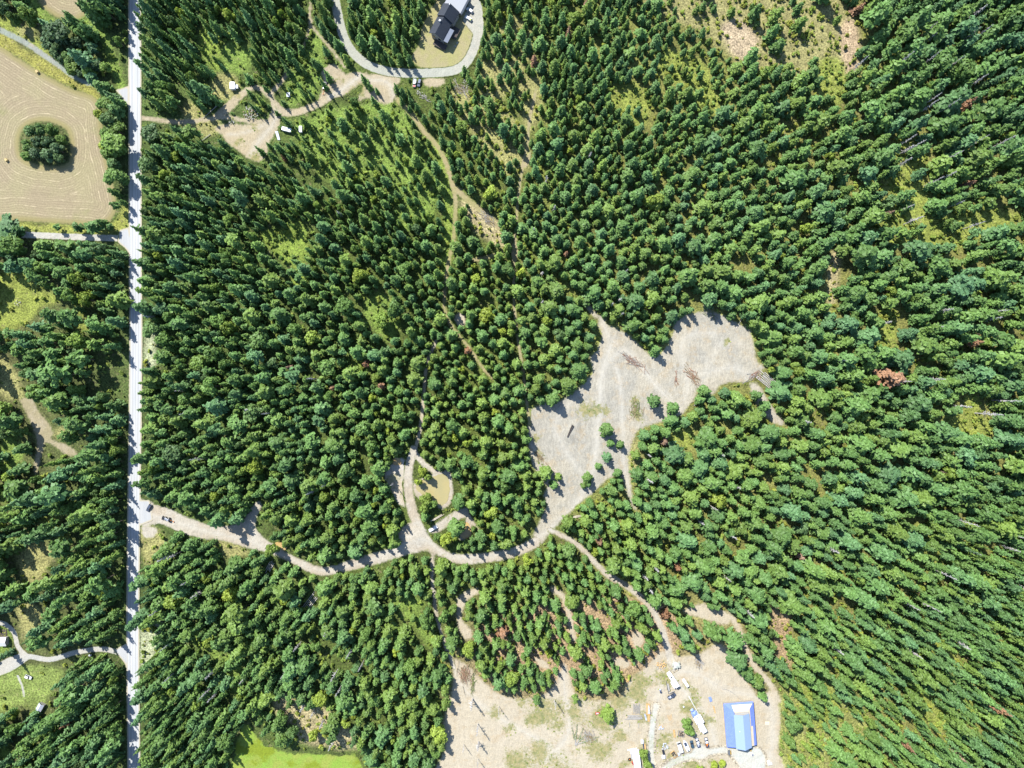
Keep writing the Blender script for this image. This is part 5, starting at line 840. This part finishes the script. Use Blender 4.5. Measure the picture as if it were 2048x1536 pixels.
boxy('storage_box', 'pair of white wrapped bundles at the forest edge bottom right, larger one', 'bundle', 1537, 1524.5, (.25, 1), (2.6, 1.6, 1.2), 'tarpwhite'); boxy('storage_box', 'smaller round white bundle right of the larger wrapped bundle', 'bundle', 1541.3, 1526.3, (.25, 1), (1.3, 1.3, 1.0), 'tarpwhite'); boxy('planter_box', 'square green-rimmed tub outside the blue-roofed house', 'planter', 1501, 1500.4, (1, 0), (1.1, 1.1, .7), 'brushgreen', lid='lumber')
t = thing('white_beam', 'long pale beam lying above the white shed', 'beam', 1264, 1497.5, (1, -.2), 0); G().box((0, 0, .25), (6.0, .45, .4)).box((-2.8, 0, .1), (.3, .9, .2)).build('timber', M['tarpwhite'], t)
t = thing('wood_and_scrap_stack', 'narrow orange wood stack with dark blue bundle beside the drive', 'stack', 1288.6, 1493, (.1, 1), 0); G().box((0, .35, .5), (3.4, .9, 1.0)).build('wood', M['lumber'], t); G().box((-.6, -.5, .5), (3.2, .6, 1.0)).build('bundle', M['navy'], t)
t = thing('burn_barrel', 'black ring-shaped fire pit with orange centre left of the trailer home', 'fire pit', 1259, 1518, (1, 0), 0)
g = G()
for i in range(10): a = 6.283*i/10; b = 6.283*(i+1)/10; g.tube((.75*math.cos(a), .75*math.sin(a), .3), (.75*math.cos(b), .75*math.sin(b), .3), .3)
g.build('ring', M['tyre'], t); G().tube((0, 0, 0), (0, 0, .35), .4, .3, 10).build('embers', M['orange'], t)
t = thing('kayak', 'red kayak lying on grass beside the long trailer home', 'kayak', 1264.8, 1525.5, (.4, 1), 0); G().loft([(-1.5, .06, .15, .3, .05), (-.6, .38, .02, .4, .25), (.6, .38, .02, .4, .25), (1.5, .06, .15, .3, .05)]).build('hull', M['red'], t, .03); G().box((0, 0, .4), (.7, .35, .08)).build('seat_opening', M['black'], t)
t = thing('wheelbarrow', 'red wheelbarrow beside the yellow-green pine in the yard', 'wheelbarrow', 1194.5, 1425.5, (1, 0), 0); G().box((0, 0, .55), (2.0, 1.3, .4), tap=1.2).build('tray', M['red'], t); G().box((0, 0, .78), (1.5, .9, .1)).build('load', M['tarpgrey'], t); wheels(t, (.5,), .4, .25, .15)
t = thing('scaffold_tower', 'grey scaffold frame with yellow ladder at the house foot', 'scaffold', 1457.4, 1503.5, (0, 1), 1)
g = G()
for x in (-1.3, 0, 1.3):
    for y in (-.6, .6): g.tube((x, y, 0), (x, y, 2), .06)
for z in (1, 2): g.box((0, -.6, z), (2.8, .1, .1)).box((0, .6, z), (2.8, .1, .1)).box((0, 0, z), (2.4, 1.0, .06))
g.build('frame', M['steel'], t); G().box((.2, 1.1, 1.2), (2.4, .5, .12), .1, 1, .5).build('ladder', M['yellow'], t)
def hose(name, label, cat, pts, r, mat):
    pp = smooth(pts, 5); x0, y0 = W(*pp[0]); o = link(name, None, loc=(x0, y0, zat(x0, y0)+.25)); tag(o, label, cat); g = G()
    for a, b in zip(pp, pp[1:]): xa, ya = W(*a); xb, yb = W(*b); g.tube((xa-x0, ya-y0, zat(xa, ya)-zat(x0, y0)+r), (xb-x0, yb-y0, zat(xb, yb)-zat(x0, y0)+r), r, k=6)
    g.build('pipe', M[mat], o)
hose('white_pipe', 'long straight white pipe running between the two motorhomes', 'pipe', [(1377, 1391), (1387, 1410), (1400, 1433)], .18, 'tarpwhite'); hose('pale_hose', 'thin curved hose lying on soil above the blue-roofed house', 'hose', [(1444, 1377), (1456, 1380), (1468, 1387), (1486, 1404)], .12, 'oldwood')
# brush piles and felled trees
def brush(label, u, v, front, L_, wd, n, mats, seed, name='brush_pile', leafy=0):
    t = thing(name, label, 'brush pile' if name == 'brush_pile' else 'felled trees', u, v, front, 0, lift=.15); q = random.Random(seed)
    for k, mm in enumerate(mats):
        g = G()
        for i in range(n):
            x, y = q.gauss(0, L_*.22), q.gauss(0, wd*.24); a = q.gauss(0, .5); l = q.uniform(.15, .5)*L_*.5; z = q.uniform(.1, .9)
            p0, p1 = (x-l*math.cos(a), y-l*math.sin(a), z*.6), (x+l*math.cos(a), y+l*math.sin(a), z*1.1); g.tube(p0, p1, .13, .04, 5)
            for j in range(5): f = q.random(); c = Vector(p0).lerp(Vector(p1), f); b = a+q.choice((-1, 1))*q.uniform(.5, 1.1); g.tube(c, c+Vector((math.cos(b)*.8, math.sin(b)*.8, q.uniform(0, .3))), .06, .02, 3)
        g.build(('branches', 'twigs', 'boughs')[k], M[mm], t)
    return t
brush('reddish brush pile at the top of the sandy yard', 931, 1352, (.25, 1), 15, 7, 26, ('brushred', 'foliage_dry'), 1); brush('green tipped windrow of boughs right of the reddish brush pile', 946, 1365, (-.05, 1), 12, 2.5, 22, ('brushgreen',), 2)
brush('dark jumble of roots and brush right of the felled green conifers', 1175, 1472, (.7, .7), 12, 8, 26, ('foliage_dry', 'oldwood'), 3)
brush('brown brush windrow in the upper middle of the bare clearing', 1265, 722, (.75, .55), 18, 3, 24, ('brushred', 'oldwood'), 4); brush('tangled brush at the lower middle edge of the bare clearing', 1388, 755, (.6, .8), 14, 5, 22, ('foliage_dry', 'brushred'), 5); brush('leafy brush mound beside the clearing track', 1273, 820, (.2, 1), 14, 6, 24, ('brushgreen', 'foliage_dry'), 6); brush('grey brush heap at the lower left of the bare clearing', 1080, 915, (.7, .7), 11, 3, 22, ('foliage_dry',), 7); brush('tilted trees and slash at the top of the bare clearing', 1420, 625, (.7, .6), 14, 6, 20, ('brushgreen', 'oldwood'), 8); brush('pale roots and slash at the right tip of the bare clearing', 1505, 752, (.8, -.5), 12, 4, 20, ('oldwood', 'brushred'), 9); brush('brush strip beside the short track in the clearing', 1352, 762, (.1, 1), 8, 2, 12, ('brushred',), 10); brush('grey slash on the open slope below the loop driveway', 852, 197, (.8, .5), 8, 4, 14, ('oldwood',), 11); brush('bleached slash strewn along the grassy branch track', 975, 436, (.6, .7), 14, 5, 20, ('oldwood', 'foliage_dry'), 12); brush('slash and small logs below the loop driveway bend', 925, 182, (.8, .5), 14, 7, 22, ('oldwood', 'foliage_dry'), 13); brush('brown slash at the left foot of the yard trees', 1395, 1325, (.5, 1), 7, 3, 14, ('foliage_dry', 'oldwood'), 14)
def felled(label, u, v, front, L_, n, seed, mat='brushgreen', spread=.25):
    t = thing('felled_trees', label, 'felled trees', u, v, front, 0, lift=.2); q = random.Random(seed); tr, fo = G(), G()
    for i in range(n):
        a = (i-(n-1)/2)*spread/max(1, n-1)*2+q.uniform(-.06, .06); l = L_*q.uniform(.6, 1); d = Vector((math.cos(a), math.sin(a), 0)); o = Vector((0, q.uniform(-1, 1), .4)); tr.tube(o, o+d*l+Vector((0, 0, .2)), .24, .05, 6)
        for k in range(46):
            f = q.uniform(.25, 1); c = o+d*l*f; s_ = q.choice((-1, 1)); b = a+s_*q.uniform(.35, .8); e = Vector((math.cos(b), math.sin(b), q.uniform(-.1, .35)))*(1-f*.8)*1.9*q.uniform(.5, 1.1); n_ = Vector((-e.y, e.x, 0)).normalized()*.34; fo.add([c-n_*.4, c+e*.5+n_, c+e, c+e*.5-n_], [(0, 1, 2, 3)])
    tr.build('trunks', M['oldwood'], t); fo.build('boughs', M[mat], t)
felled('felled green conifers fanned out on the sand of the yard', 1151, 1490, (.42, -.9), 17, 5, 1, spread=.75)
logs('fallen_logs', 'bundle of bleached fallen trunks right of the clearing tip', 1535, 762, (.75, .62), 8, 16, .2, 'dead', 5, spread=1.8); logs('fallen_logs', 'dark fallen log lying along the mound of the clearing', 1140, 862, (-.45, 1), 2, 8, .3, 'soil', 6); logs('fallen_logs', 'pale crossed logs at the bottom left of the clearing', 1113, 943, (1, .4), 3, 4.5, .2, 'peel', 7, rot=.5); logs('fallen_logs', 'short white stub logs beside the clearing track', 1257, 834, (.7, .7), 3, 2.6, .18, 'peel', 8, rot=.4); logs('fallen_logs', 'two grey logs at the bottom edge of the bare clearing', 1398, 806, (1, -.4), 2, 7, .2, 'oldwood', 9); logs('fallen_logs', 'thin fallen trunk leaning out at the upper right of the clearing', 1480, 643, (.5, -.85), 1, 12, .16, 'dead', 10); logs('fallen_logs', 'pale log pile along the lane above the white pickup', 875, 1035, (.85, -.5), 3, 8, .18, 'peel', 11); logs('fallen_logs', 'stacked fresh poles in the trees above the ponds lane', 1153, 1033, (1, -.2), 4, 6, .16, 'peel', 12)
logs('fallen_logs', 'old grey log lying across grass left of the dirt yard', 424, 222, (-.72, .7), 1, 13, .28, 'oldwood', 13); logs('fallen_logs', 'grey log on the grass at the lower left of the dirt yard', 412, 276, (-.75, .6), 1, 8, .22, 'oldwood', 14); logs('fallen_logs', 'grey trunks leaning in the woods just below the dirt road bend', 540, 1133, (.5, -.85), 4, 8, .2, 'dead', 15, spread=2); logs('fallen_logs', 'bleached trunks in the gap left of the red-brown stump row', 620, 1205, (.6, -.8), 5, 12, .2, 'dead', 16, spread=2.2); logs('fallen_logs', 'grey boards stacked under trees at the top of the yard', 1400, 1322, (.8, .6), 4, 6, .2, 'oldwood', 17)
planks('grey_trailer_deck', 'flat grey plank deck at the right edge of the dirt yard', 556, 272, (.3, 1), 3, 5.6, .5, 'tarpgrey', .3, cat='deck'); boxy('white_pallet_bin', 'square pale bin standing in brush right of the dirt yard', 'bin', 577, 190, (0, 1), (2.6, 2.0, 1.0), 'tarpwhite', lid='slate')
